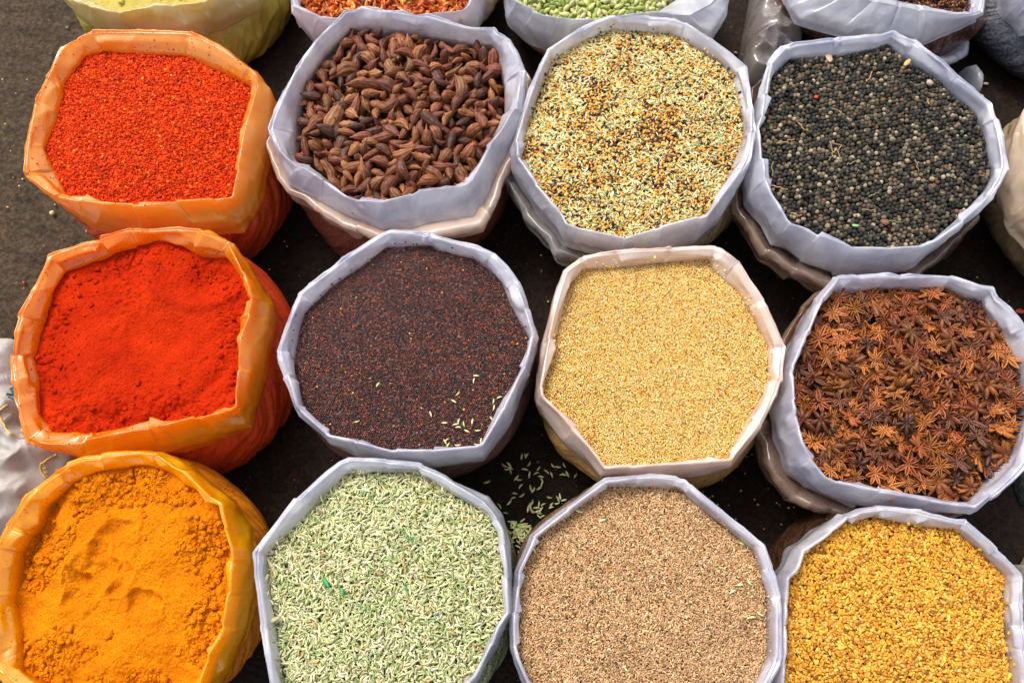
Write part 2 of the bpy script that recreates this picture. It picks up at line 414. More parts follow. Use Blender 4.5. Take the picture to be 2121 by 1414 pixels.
    def strays(s, mass, base, n, sx, sy, sz, cols, seed, lo=1.0, hi=3.0):
        """single grains caught on the film just above the fill"""
        r = np.random.default_rng(seed); k = np.where((s.rimI > lo) & (s.rimI < hi))[0]; k = r.choice(k, n); wgt = r.uniform(0, 1, n) < np.exp(-(s.rimI[k] - lo) * .55); k = k[wgt]; m_ = len(k)
        d = s.rimV[k, :2] - s.c; d /= np.linalg.norm(d, axis=1)[:, None]; P = s.rimV[k].copy(); P[:, :2] -= d * sz * .6; P[:, 2] += sz * .4
        mass.inst(base, P, rnd_rot(m_, 1, seed + 1), sc3(m_, sx, sy, sz, .25, seed + 2), col_pick(m_, cols, [1] * len(cols), .2, seed + 3))
    def floor(s, mass, col, drop=.003, bumps=.003, seed=1, nr=40):  # sheet under the grains; its darker colours paint the shade in the gaps
        rr = np.linspace(0, 1.03, nr); T = TH[::6]; n = len(T); Vs = []
        rI = s.rI0[::6]
        for q in rr: Vs.append(s.c + np.stack([np.cos(T), np.sin(T)], 1) * (rI * q)[:, None])
        P = np.concatenate(Vs); z = s.z(P, bumps, seed) - drop
        mass.add(np.column_stack([P, z]), grid_faces(n, nr), np.array(col))

# ------------------------------------------------------------------ ground
m, n, b, o = newmat('street surface')
tc = N(n, 'ShaderNodeTexCoord').outputs['Object']
f1 = noise_out(n, 3.2, 6, .65, tc); f2 = noise_out(n, 150, 4, .7, tc); f3 = noise_out(n, 38, 5, .65, tc)
c = mixc(n, ramp(n, f1, [(.35, (0, 0, 0)), (.65, (1, 1, 1))]), (.012, .0068, .0045), (.021, .0120, .0075))
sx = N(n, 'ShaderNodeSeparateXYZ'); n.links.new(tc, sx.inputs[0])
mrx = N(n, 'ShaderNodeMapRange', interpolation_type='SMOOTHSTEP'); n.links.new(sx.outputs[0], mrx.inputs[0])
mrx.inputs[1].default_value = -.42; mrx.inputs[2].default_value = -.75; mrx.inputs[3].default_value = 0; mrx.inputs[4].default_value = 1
c = mixc(n, mrx.outputs[0], c, (.058, .039, .022))          # paler brown towards the left
c = mixc(n, ramp(n, f3, [(.45, (0, 0, 0)), (.7, (.55, .55, .55))]), c, (.016, .011, .010))
c = mixc(n, ramp(n, f2, [(.38, (.45, .45, .45)), (.52, (1, 1, 1)), (.72, (1.9, 1.8, 1.7))]), (0, 0, 0), c, 'MIX') if False else mixc(n, 1.0, c, ramp(n, f2, [(.34, (.45, .45, .45)), (.5, (1, 1, 1)), (.72, (2.0, 1.9, 1.8))]), 'MULTIPLY')
v = N(n, 'ShaderNodeTexVoronoi'); v.inputs['Scale'].default_value = 120; n.links.new(tc, v.inputs['Vector'])
vm = ramp(n, v.outputs['Distance'], [(.05, (1, 1, 1)), (.10, (0, 0, 0))])
vs_ = N(n, 'ShaderNodeSeparateColor'); n.links.new(v.outputs['Color'], vs_.inputs[0])
vsel = ramp(n, vs_.outputs[0], [(.86, (0, 0, 0)), (.9, (1, 1, 1))])
mk = mixc(n, 1.0, vm, vsel, 'MULTIPLY')
c = mixc(n, mk, c, (.30, .22, .15))
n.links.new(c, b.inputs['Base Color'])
rr_ = N(n, 'ShaderNodeMapRange'); n.links.new(f3, rr_.inputs[0]); rr_.inputs[3].default_value = .55; rr_.inputs[4].default_value = .95
n.links.new(rr_.outputs[0], b.inputs['Roughness']); b.inputs['Specular IOR Level'].default_value = .12
p = bump(n, f3, .7, .006, None); bump(n, f2, .9, .0025, b, p)
M_ground = m
gx = np.linspace(-1.3, 1.3, 260); gy = np.linspace(-.6, 1.7, 230); GX, GY = np.meshgrid(gx, gy)
P = np.stack([GX.ravel(), GY.ravel(), 0 * GX.ravel()], 1); edge = np.minimum(sstep(1.3, 1.1, np.abs(P[:, 0])), sstep(1.15, .95, np.abs(P[:, 1] - .55)))
P[:, 2] = (fbm(P, 9, 3, 4) * .004 - .003) * edge
Fg = grid_faces(260, 230, False)
# skirt out to the far street
V = [P]; bnd = np.array([(-1.3, -.6, 0), (1.3, -.6, 0), (1.3, 1.7, 0), (-1.3, 1.7, 0), (-30, -30, 0), (30, -30, 0), (30, 30, 0), (-30, 30, 0)], float)
k = len(P); V.append(bnd); Fs = np.array([[0, 4, 5, 1], [1, 5, 6, 2], [2, 6, 7, 3], [3, 7, 4, 0]]) + k
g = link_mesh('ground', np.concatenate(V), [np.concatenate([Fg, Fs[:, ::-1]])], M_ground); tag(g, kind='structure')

# ------------------------------------------------------------------ film and body materials
W1, W2 = (.54, .545, .67), (.88, .88, .93)  # grey and pale patches paint shading and highlight contrast into the white film
def white(nm, dust, amt): return m_film('white film ' + nm, W1, W2, .27, .36, .17, dust, min(amt * 1.5, .9), .5)
FO1 = m_film('orange film chilli flakes', (.98, .36, .004), (.98, .52, .08), .27, .50, .02, (.85, .25, .02), .7, .9)
FO2 = m_film('orange film chilli powder', (.98, .30, .002), (.98, .42, .010), .27, .50, .02, (.80, .17, .01), .8, .9)
FY = m_film('yellow film turmeric', (1.0, .47, .001), (1.0, .58, .004), .25, .50, .02, (.9, .30, .003), .7, .9)
FOL = m_film('pale yellow film', (.66, .53, .13), (.80, .70, .40), .26, .35, .10, (.62, .50, .10), .6, .9)
FP = m_film('pinkish white film', (.80, .62, .52), (.86, .74, .68), .28, .32, .08, (.72, .42, .18), .7)
FB = m_film('brown tinted film', (.24, .145, .095), (.46, .34, .27), .2, .25, .30, (.3, .15, .08), .5)
FG = m_film('clear grey film', (.36, .33, .32), (.55, .52, .52), .18, .25, .45, (.3, .2, .12), .4)
FT = m_film('cream film', (.72, .52, .34), (.80, .66, .50), .3, .3, .05, (.6, .4, .2), .4)
B_red = m_body('packed chilli flakes', (.48, .035, .006), (.30, .018, .004), (.62, .09, .012), 500, .3, .45, 1.1)
B_red2 = m_body('packed chilli powder', (.62, .045, .005), (.36, .015, .004), (.70, .07, .008), 700, .3, .45, 1.2)
B_yel = m_body('packed turmeric', (.66, .175, .003), (.36, .070, .002), (.72, .22, .004), 800, .28, .5, 1.1)
B_olive = m_body('packed olive powder', (.36, .28, .030), (.24, .18, .018), (.44, .35, .05), 900, .35, .3, 1.1)
B_brown = m_body('brown clay coloured bag', (.16, .045, .028), (.10, .028, .018), (.22, .08, .05), 300, .2, .6, .5)
B_mix = m_body('packed seed mix', (.20, .14, .07), (.10, .07, .035), (.42, .33, .16), 340, .16, .8, .8)
B_pep = m_body('packed peppercorns', (.035, .033, .040), (.018, .017, .024), (.10, .07, .06), 200, .16, .8, .8)
B_mus = m_body('packed mustard seeds', (.10, .040, .035), (.055, .025, .028), (.19, .10, .085), 420, .25, .6, .7)
B_mil = m_body('packed millet', (.42, .22, .07), (.24, .11, .035), (.58, .34, .12), 420, .25, .5, 1.0)
B_ani = m_body('packed star anise', (.12, .038, .018), (.05, .018, .012), (.26, .085, .035), 120, .16, .8, 1.0)
B_fen = m_body('packed fennel', (.16, .19, .09), (.07, .10, .045), (.38, .42, .22), 300, .16, .8, .8)
B_caw = m_body('packed carom', (.15, .085, .045), (.075, .042, .022), (.25, .15, .085), 400, .2, .5, 1.0)
B_fnu_shade = m_body('packed fenugreek with painted shade', (.024, .011, .006), (.012, .006, .004), (.06, .026, .008), 330, .2, .6, 1.2)  # far darker than the seeds: the side's shade is put into the colour
B_cle = m_body('packed cloves', (.035, .022, .026), (.016, .011, .015), (.08, .035, .025), 200, .16, .8, .6, dots=(.30, .055, .02))
B_blk = m_body('packed black seeds', (.018, .020, .032), (.008, .009, .016), (.05, .055, .075), 260, .35, .3, .8)
B_tan = m_body('tan sack cloth', (.19, .125, .058), (.125, .08, .036), (.25, .17, .085), 600, .4, .15, .8)
B_mac = m_body('mace bag side', (.36, .26, .20), (.25, .16, .12), (.46, .34, .27), 300, .2, .6, .5)

# ------------------------------------------------------------------ sacks
z1 = (0, 0, .35354); z2 = (540, 0, .38192); z3 = (1040, 0, .38192); z4 = (1500, 0, .42447); z5 = (0, 450, .37486)
z6 = (560, 460, .38192); z7 = (1080, 500, .38192); z8 = (1560, 550, .38189); z9 = (0, 914, .35368); z10 = (500, 914, .35368)
z11 = (1000, 914, .35370); z12 = (1560, 1000, .29280)
H1, H2, H3 = .182, .186, .190
S = {}
S['flakes'] = Sack('sack', Z([(545,200),(1130,200),(1510,440),(1590,545),(1590,700),(1510,1090),(1460,1230),(1390,1305),(1150,1340),(850,1345),(500,1285),(360,1200),(155,1020),(215,600),(285,460),(370,290),(460,230)], *z1),
    Z([(500,325),(610,300),(1080,325),(1490,515),(1430,800),(1370,1190),(1190,1185),(1040,1190),(860,1220),(650,1200),(400,1165),(340,1050),(255,870),(330,700),(375,480)], *z1),
    (425, 390, 185, 180), H1, FO1, B_red, 'orange plastic sack of coarse red chilli flakes below the olive powder sack', seed=1, fold=.004, crumple=1.2)
S['bcard'] = Sack('sack', Z([(560,55),(850,95),(1335,210),(1432,390),(1425,640),(1300,880),(1200,1090),(1150,1160),(850,1215),(660,1240),(540,1190),(330,1090),(155,985),(40,715),(210,380),(430,130)], *z2),
    Z([(490,150),(700,165),(900,190),(1120,230),(1255,240),(1290,320),(1320,470),(1320,650),(1270,760),(1180,920),(1115,1035),(860,1050),(700,1105),(560,1125),(490,1110),(380,1010),(290,930),(215,890),(180,860),(200,640),(240,460),(350,290)], *z2),
    (850, 370, 200, 195), H2, white('brown cardamom', (.40, .24, .18), .55), B_brown, 'sack of brown cardamom pods with white rim over a clay brown outer bag', seed=2, depth=.03, dome=.012, fold=.0015,
    cuff2=[(FP, -1.15, .020, .003, .034, .045, 'outer_cuff', 1.3)])
S['mix'] = Sack('sack', Z([(635,105),(800,105),(990,135),(1315,370),(1355,720),(1310,960),(1180,1180),(1060,1290),(850,1345),(640,1365),(400,1300),(170,1080),(60,930),(40,840),(120,620),(245,285),(440,190)], *z3),
    Z([(590,160),(910,180),(1180,340),(1250,420),(1305,640),(1305,760),(1230,950),(1080,1195),(870,1240),(640,1325),(350,1250),(320,1190),(200,1060),(95,880),(150,640),(270,330),(440,220)], *z3),
    (1310, 340, 212, 190), H1, white('seed mix', (.55, .42, .25), .5), B_mix, 'clear sack with white rim holding speckled mix of fennel, yellow and black seeds', seed=3, dome=.016,
    cuff2=[(FG, -2.2, .016, .0, .055, .05, 'loose_film', .9)])
S['pepper'] = Sack('sack', Z([(835,178),(925,205),(1120,390),(1320,590),(1352,830),(1300,960),(1130,1130),(930,1285),(760,1308),(560,1300),(400,1240),(280,1150),(118,960),(105,850),(140,620),(160,500),(215,330),(295,240),(560,205)], *z4),
    Z([(330,280),(560,265),(740,235),(800,208),(860,265),(1010,360),(1235,555),(1285,680),(1310,850),(1275,925),(1130,1080),(1000,1185),(930,1220),(600,1220),(440,1160),(290,1115),(210,970),(185,800),(155,660),(200,500),(230,370)], *z4),
    (1775, 375, 200, 190), H2, white('pepper', (.35, .33, .36), .4), B_pep, 'clear sack with white rim full of dark peppercorns, brown outer film beneath', seed=4, dome=.014,
    cuff2=[(FB, -1.9, .022, .002, .062, .045, 'outer_cuff', 1.2)])
S['chilli'] = Sack('sack', Z([(740,85),(1115,75),(1300,155),(1410,330),(1505,480),(1500,580),(1440,880),(1360,1140),(1180,1210),(900,1290),(480,1325),(165,1250),(95,990),(78,770),(130,560),(290,215),(500,145)], *z5),
    Z([(360,300),(620,195),(860,130),(990,150),(1100,210),(1250,215),(1375,400),(1390,480),(1335,700),(1310,980),(1320,1055),(1160,1095),(900,1140),(560,1190),(330,1220),(215,1080),(205,900),(185,760),(240,570),(300,400)], *z5),
    (432, 775, 192, 190), H2, FO2, B_red2, 'orange plastic sack of fine bright red chilli powder between flakes and turmeric', seed=5, fold=.0045, crumple=1.3, dome=.01)
S['mustard'] = Sack('sack', Z([(645,58),(830,75),(1200,180),(1330,330),(1410,490),(1445,660),(1400,830),(1300,1080),(1155,1275),(920,1315),(700,1310),(470,1260),(320,1185),(180,1040),(95,840),(50,705),(165,405),(400,215)], *z6),
    Z([(625,135),(870,120),(910,150),(1110,195),(1245,310),(1300,440),(1400,630),(1395,750),(1330,860),(1145,1220),(880,1235),(670,1240),(500,1195),(345,1170),(180,1010),(150,880),(125,770),(150,600),(185,490),(330,350),(500,230)], *z6),
    (880, 775, 212, 200), H1, white('mustard', (.35, .20, .19), .45), B_mus, 'sack of dark brown mustard seeds with a smooth white rim', seed=6, crumple=.8, fold=.0025)
S['millet'] = Sack('sack', Z([(345,95),(520,60),(1050,48),(1170,110),(1300,330),(1415,580),(1390,760),(1290,1010),(1140,1215),(1000,1260),(730,1287),(560,1280),(440,1250),(230,1080),(100,900),(75,840),(110,560),(240,175)], *z7),
    Z([(245,260),(335,150),(530,140),(800,110),(1015,92),(1040,150),(1180,270),(1345,580),(1335,700),(1345,760),(1260,910),(1110,1190),(800,1195),(450,1235),(360,1110),(220,940),(105,850),(160,600),(215,400)], *z7),
    (1352, 800, 212, 200), H2, FP, B_mil, 'pinkish white rimmed sack of pale golden millet grains', seed=7, crumple=.8, fold=.003, corner=[(-2.45, .022)])
S['anise'] = Sack('sack', Z([(440,75),(560,65),(800,70),(1050,100),(1315,175),(1469,340),(1530,600),(1520,900),(1440,1110),(1270,1260),(1140,1335),(900,1330),(600,1290),(380,1225),(215,1110),(150,930),(112,770),(165,590),(240,400),(330,200)], *z8),
    Z([(435,145),(700,120),(1040,120),(1150,165),(1230,180),(1290,300),(1380,430),(1450,580),(1460,850),(1420,1010),(1130,1300),(900,1260),(640,1220),(540,1200),(350,1160),(240,970),(210,800),(180,610),(250,430),(320,260)], *z8),
    (1795, 870, 200, 190), H2, white('star anise', (.35, .18, .14), .4), B_ani, 'white rimmed sack piled with rust brown star anise', seed=8, depth=.026, dome=.014,
    cuff2=[(FB, -2.45, .020, .002, .062, .05, 'outer_cuff', .9)])
S['turmeric'] = Sack('sack', Z([(400,135),(600,95),(950,60),(1080,120),(1330,330),(1440,500),(1480,700),(1470,900),(1430,1100),(1320,1330),(1230,1480),(900,1560),(500,1560),(200,1480),(-30,1330),(-50,900),(-20,620),(50,500),(230,290)], *z9),
    Z([(560,175),(850,130),(960,170),(1100,230),(1325,380),(1330,560),(1375,640),(1340,900),(1310,1110),(1230,1220),(1190,1414),(900,1500),(500,1480),(250,1414),(130,1350),(100,1100),(65,950),(110,640),(170,545),(230,480),(270,370),(420,240)], *z9),
    (368, 1200, 200, 200), H3, FY, B_yel, 'bright yellow plastic sack of lumpy orange turmeric powder', seed=9, fold=.0045, crumple=1.2, dome=.012)
S['fennel'] = Sack('sack', Z([(625,110),(850,118),(1060,155),(1450,325),(1530,440),(1575,600),(1580,800),(1565,1010),(1500,1200),(1350,1414),(1250,1560),(900,1650),(500,1620),(280,1560),(220,1414),(150,1100),(97,660),(330,345)], *z10),
    Z([(610,190),(720,175),(1040,185),(1230,300),(1440,430),(1470,480),(1500,540),(1530,700),(1552,1000),(1490,1080),(1370,1350),(1200,1520),(900,1600),(500,1570),(300,1500),(245,1414),(190,1050),(150,760),(155,650),(400,400)], *z10),
    (850, 1235, 208, 205), H3, white('fennel', (.55, .52, .35), .45), B_fen, 'white rimmed sack of pale green fennel seeds beside the turmeric', seed=10, crumple=.7, dome=.018)
S['carom'] = Sack('sack', Z([(720,240),(900,210),(1120,212),(1200,290),(1590,600),(1650,750),(1705,910),(1700,1280),(1640,1414),(1500,1560),(1000,1680),(600,1640),(370,1560),(240,1414),(165,1190),(160,1000),(185,850),(215,770),(280,560),(480,395)], *z11),
    Z([(725,262),(960,265),(1150,275),(1230,350),(1580,630),(1640,800),(1670,920),(1670,1250),(1590,1414),(1450,1530),(1000,1620),(600,1590),(400,1530),(290,1414),(220,1260),(195,1200),(210,1000),(220,780),(320,565),(500,430)], *z11),
    (1292, 1240, 205, 205), H3, white('carom', (.45, .30, .22), .5), B_caw, 'white rimmed sack of fine light brown carom seeds', seed=11, crumple=.6, dome=.018)
S['fenugreek'] = Sack('sack', Z([(620,240),(720,200),(850,190),(1180,215),(1480,300),(1690,500),(1865,690),(1868,850),(1850,1010),(1890,1180),(1915,1400),(1850,1600),(1500,1800),(800,1850),(300,1750),(130,1600),(110,1414),(125,1280),(140,1000),(150,850),(205,630),(280,480),(450,330)], *z12),
    Z([(630,270),(870,240),(1180,310),(1420,320),(1620,500),(1780,660),(1780,960),(1800,1150),(1840,1414),(1700,1600),(1300,1730),(700,1730),(350,1650),(200,1500),(185,1414),(200,1000),(215,680),(290,600),(340,470),(500,380)], *z12),
    (1792, 1262, 212, 205), H2, white('fenugreek', (.60, .40, .15), .5), B_fnu_shade, 'white rimmed sack of golden yellow fenugreek seeds with shade coloured into its dark side', seed=12, crumple=.7, dome=.018, fold=.004)
HT = .150
S['olive'] = Sack('sack', [(134,0),(165,30),(195,52),(260,66),(390,67),(450,40),(530,0),(560,-80),(520,-180),(400,-240),(250,-240),(140,-180),(100,-80)],
    [(165,-5),(215,22),(265,35),(330,14),(415,17),(450,-8),(500,-80),(470,-170),(380,-210),(260,-210),(170,-160),(140,-70)],
    (425, -25, 198, 185), HT, FOL, B_olive, 'pale yellow plastic sack of olive green powder at the top edge', seed=13, fold=.004, bulge=.02, zn=.03, depth=.014)
S['mace'] = Sack('sack', [(608,0),(612,35),(650,80),(720,98),(850,84),(960,62),(990,50),(1005,0),(990,-80),(920,-150),(780,-180),(670,-140),(612,-60)],
    [(622,0),(625,28),(700,43),(780,44),(860,42),(962,40),(978,0),(960,-60),(880,-120),(780,-140),(690,-110),(635,-50)],
    (852, -62, 188, 165), HT, white('mace', (.6, .4, .3), .4), B_mac, 'white rimmed sack of orange red mace behind the brown cardamom sack', seed=14, fold=.002, cuff=.03)
S['gcard'] = Sack('sack', [(1045,-30),(1052,40),(1085,65),(1140,85),(1230,86),(1340,70),(1430,80),(1468,82),(1505,30),(1512,-20),(1480,-100),(1380,-170),(1200,-180),(1090,-120)],
    [(1064,-20),(1067,10),(1130,45),(1185,55),(1250,54),(1310,44),(1360,27),(1400,0),(1410,-60),(1350,-130),(1200,-150),(1100,-100)],
    (1258, -12, 195, 158), HT, white('green cardamom', (.5, .5, .35), .4), B_mac, 'white rimmed sack of green cardamom pods at the top edge', seed=15, fold=.002)
S['clove'] = Sack('sack', [(1620,-30),(1640,15),(1665,38),(1746,62),(1831,80),(1899,86),(2000,50),(2030,28),(2033,-20),(1990,-120),(1850,-170),(1700,-140),(1630,-80)],
    [(1690,-40),(1760,-12),(1850,2),(1900,12),(1960,25),(2007,30),(2012,-20),(1960,-90),(1850,-130),(1740,-110)],
    (1815, -50, 212, 165), HT, white('cloves', (.35, .3, .32), .3), B_cle, 'double bagged clear sack of dark cloves with broad white cuff', seed=16, depth=.008, fold=.002, zn=.030, cuff=.004, bulge=.022,
    cuff2=[(white('outer bag', (.35, .3, .32), .3), -1.2, .028, .006, .085, .035, 'outer_cuff', 1.4)])
S['black'] = Sack('sack', [(2080,-10),(2095,22),(2125,52),(2200,66),(2300,0),(2320,-80),(2230,-140),(2120,-130),(2070,-70)],
    [(2110,-20),(2130,10),(2150,25),(2200,30),(2270,-10),(2290,-80),(2220,-115),(2130,-105),(2100,-60)],
    (2172, 18, 183, 165), HT, white('black seeds', (.3, .3, .36), .3), B_blk, 'bulging navy black bag of tiny seeds in the top right corner', seed=17, fold=.002, bulge=.03)
S['tan'] = Sack('sack', [(2121,232),(2088,290),(2084,380),(2098,440),(2150,510),(2280,500),(2340,380),(2300,250),(2200,200)],
    [(2150,262),(2118,300),(2114,380),(2125,425),(2165,475),(2270,470),(2315,380),(2280,270),(2200,230)],
    (2232, 450, 190, 175), H1, FT, B_tan, 'tan sack with rolled cream cloth rim cut off by the right edge', seed=18, fold=.003, bulge=.02)

# ------------------------------------------------------------------ seeds (unit shapes)
def spindle(ns=6, nr=7, bend=.18, taper=.9, ribs=0.0, rib_n=None, tipl=.0):
    """elongated seed along x, half length 1, half width 1 (scaled later); third return = shade"""
    xs = -np.cos(np.linspace(0, PI, nr)); V = []; Sd = []
    for x in xs:
        r = max((1 - x * x) ** (taper * .8), .05)
        for k in range(ns):
            a = 2 * PI * k / ns; rr = r * (1 + (ribs if k % 2 == 0 else -ribs))
            V.append((x, rr * math.cos(a), rr * math.sin(a) + bend * (x * x)))
            Sd.append([1.12 if k % 2 == 0 else .78] * 3)
    Fq = grid_faces(ns, nr); return np.array(V), Fq, np.array(Sd)
FENN = spindle(6, 7, .9, 1.0, .07)
CARM = spindle(5, 5, .2, .9, .08)
def chunk():
    V, Fc = ICO1; V = V.copy(); V = np.sign(V) * np.abs(V) ** .75; return V, Fc
CHK = chunk()
def col_pick(n, cols, probs, var=.15, seed=1):
    r = np.random.default_rng(seed); c = np.array(cols)[r.choice(len(cols), n, p=np.array(probs) / sum(probs))]
    return c * np.exp(r.normal(0, var, (n, 1))) * np.exp(r.normal(0, var * .25, (n, 3)))
def rnd_rot(n, tilt, seed):
    r = np.random.default_rng(seed); return rots(r.uniform(0, 2 * PI, n), r.normal(0, tilt, n), r.uniform(0, 2 * PI, n))
def z_mass(s, P, j, seed, bumps=.003, bseed=1):
    r = np.random.default_rng(seed); return np.column_stack([P, s.z(P, bumps, bseed) + r.normal(0, j, len(P))])

M_seed = m_seed('small seed', .5, .35)
M_seed_matt = m_seed('matt seed', .7, .2)
M_seed_gl = m_seed('smooth seed', .35, .5)

def sc3(n, a, b, c, var, seed):
    r = np.random.default_rng(seed); k = np.exp(r.normal(0, var, n)); return np.stack([a * k * np.exp(r.normal(0, var * .6, n)), b * k, c * k], 1)

# chilli flakes: grains with yellow seeds and dark flakes
s = S['flakes']; ms = Mass(); s.floor(ms, (.50, .040, .004), .001, .004, 31)
P = s.scatter(34000, 41, 1.01); n = len(P)
ms.inst(CHK, z_mass(s, P, .0009, 42, .004, 31), rnd_rot(n, 1, 43), sc3(n, .0014, .0011, .0008, .35, 44),
        col_pick(n, [(.74, .055, .005), (.60, .035, .003), (.80, .095, .008), (.34, .015, .003), (.85, .26, .03)], [46, 28, 20, 6, .8], .14, 45))
P = s.scatter(260, 46); n = len(P)
q = z_mass(s, P, .0004, 47, .004, 31); q[:, 2] += .0012
ms.inst(ICO1, q, rnd_rot(n, .4, 48), sc3(n, .0018, .0017, .0007, .25, 49), col_pick(n, [(.90, .30, .04), (.85, .22, .02), (.20, .02, .005)], [5, 5, 2], .1, 50))
s.strays(ms, CHK, 900, .0010, .0008, .0005, [(.74, .055, .005), (.55, .03, .003)], 801, 1, 8)
tag(ms.build('chilli_flakes', m_seed('chilli grain', .8, .15)), 'coarse red chilli flakes with pale orange seeds in them', 'chilli flakes', kind='stuff')

# mustard
s = S['mustard']; ms = Mass(); s.floor(ms, (.010, .005, .005), .004, .003, 32)
for lay in (0, 1):
    P = s.hexpts(.0029, .13, 51 + lay); n = len(P)
    q = z_mass(s, P, .0004, 52 + lay, .003, 32); q[:, 2] -= .0019 * lay
    ms.inst(ICO1, q, rnd_rot(n, 1, 53), sc3(n, .00140, .00140, .00140, .10, 54),
        col_pick(n, [(.090, .036, .028), (.035, .017, .020), (.20, .042, .018), (.34, .075, .018), (.17, .10, .09), (.75, .42, .08)], [38, 30, 18, 7, 10, .35], .22, 55 + lay))
s.strays(ms, ICO1, 60, .0014, .0014, .0014, [(.09, .036, .028), (.20, .042, .018)], 811)
tag(ms.build('mustard_seeds', M_seed_gl), 'mass of tiny round dark brown mustard seeds filling its sack', 'mustard seeds', kind='stuff')

# millet
s = S['millet']; ms = Mass(); s.floor(ms, (.10, .045, .010), .004, .003, 33)
for lay in (0, 1):
    P = s.hexpts(.0027, .13, 61 + lay); n = len(P)
    q = z_mass(s, P, .0004, 62 + lay, .003, 33); q[:, 2] -= .0019 * lay
    ms.inst(ICO1, q, rnd_rot(n, 1, 63), sc3(n, .00128, .00128, .00128, .10, 64),
        col_pick(n, [(.86, .57, .17), (.90, .68, .32), (.78, .45, .08), (.55, .24, .03), (.84, .50, .04)], [40, 26, 22, 6, 5], .10, 65 + lay))
s.strays(ms, ICO1, 200, .0013, .0013, .0013, [(.86, .57, .17)], 821)
tag(ms.build('millet_grains', M_seed_gl), 'mass of tiny round golden millet grains filling its sack', 'millet', kind='stuff')

# speckled mix
s = S['mix']; ms = Mass(); s.floor(ms, (.10, .06, .025), .003, .004, 34)
patch = lambda P: fbm(np.column_stack([P, 0 * P[:, 0]]), 20, 77, 2)
P = s.scatter(8000, 71); n = len(P)
ms.inst(CHK, z_mass(s, P, .0010, 72, .004, 34), rnd_rot(n, 1, 73), sc3(n, .0023, .0018, .0015, .18, 74), col_pick(n, [(.72, .37, .055), (.60, .26, .03), (.76, .46, .12)], [5, 3, 3], .15, 75))
P = s.scatter(9000, 76); P = P[patch(P) + rng.normal(0, .25, len(P)) > -.10]; n = len(P)
ms.inst(ICO1, z_mass(s, P, .0010, 77, .004, 34), rnd_rot(n, 1, 78), sc3(n, .0017, .0015, .0015, .15, 79), col_pick(n, [(.05, .03, .035), (.10, .05, .045), (.16, .09, .06)], [5, 3, 2], .2, 80))
P = s.scatter(8200, 81); P = P[patch(P) * 1.2 + rng.normal(0, .3, len(P)) - .55 * (s.rho(P) - .45) < .10]; n = len(P)
q = z_mass(s, P, .0011, 82, .004, 34); q[:, 2] += .0008
ms.inst(FENN, q, rnd_rot(n, .3, 83), sc3(n, .0041, .0014, .0012, .16, 84), col_pick(n, [(.66, .60, .28), (.76, .68, .38), (.50, .50, .19), (.14, .32, .09)], [5, 4, 2, .3], .1, 85))
s.strays(ms, CHK, 120, .0020, .0016, .0013, [(.72, .37, .055), (.05, .03, .03)], 831, 1, 2.5)
tag(ms.build('seed_mix', M_seed), 'speckled mix of pale fennel, yellow and black seeds filling its sack', 'seed mix', kind='stuff')

# fennel
s = S['fennel']; ms = Mass(); s.floor(ms, (.07, .08, .03), .005, .005, 35)
P = np.concatenate([s.hexpts(.0050, .30, 91 + k_, .995) for k_ in range(3)]); lz = np.repeat([0, -.0017, -.0034], [len(s.hexpts(.0050, .30, 91 + k_, .995)) for k_ in range(3)]); n = len(P)
q = z_mass(s, P, .0009, 92, .005, 35); q[:, 2] += lz
ms.inst(FENN, q, rnd_rot(n, .28, 93), sc3(n, .0047, .00145, .0013, .17, 94),
    col_pick(n, [(.52, .52, .25), (.68, .64, .36), (.38, .44, .17), (.24, .31, .10), (.50, .32, .13), (.68, .65, .42)], [40, 28, 22, 10, 5, 10], .12, 95))
P = s.scatter(7, 96, .8); n = len(P); q = z_mass(s, P, 0, 97, .005, 35); q[:, 2] += .004
ms.inst(FENN, q, rnd_rot(n, .2, 98), sc3(n, .004, .0018, .001, .3, 99), col_pick(n, [(.02, .30, .08)], [1], .1, 100))
s.strays(ms, FENN, 110, .0045, .0014, .0013, [(.60, .57, .30), (.44, .45, .20)], 841, 1, 2.5)
tag(ms.build('fennel_seeds', M_seed), 'mass of pale green ribbed fennel seeds filling its sack', 'fennel seeds', kind='stuff')

# carom
s = S['carom']; ms = Mass(); s.floor(ms, (.06, .03, .014), .004, .011, 36)
PL = [s.hexpts(.0024, .25, 101 + k_, 1.0) for k_ in range(2)]; P = np.concatenate(PL); n = len(P); q = z_mass(s, P, .0005, 102, .011, 36); q[len(PL[0]):, 2] -= .0013
ms.inst(CARM, q, rnd_rot(n, .5, 103), sc3(n, .0021, .00095, .0009, .18, 104),
    col_pick(n, [(.54, .32, .150), (.64, .42, .22), (.42, .235, .10), (.22, .12, .05), (.08, .05, .03), (.72, .51, .30)], [42, 28, 20, 5, 1.5, 8], .14, 105))
s.strays(ms, CARM, 300, .0020, .0009, .0009, [(.54, .31, .165)], 851)
tag(ms.build('carom_seeds', M_seed_matt), 'mass of fine light brown carom seeds filling its sack', 'carom seeds', kind='stuff')

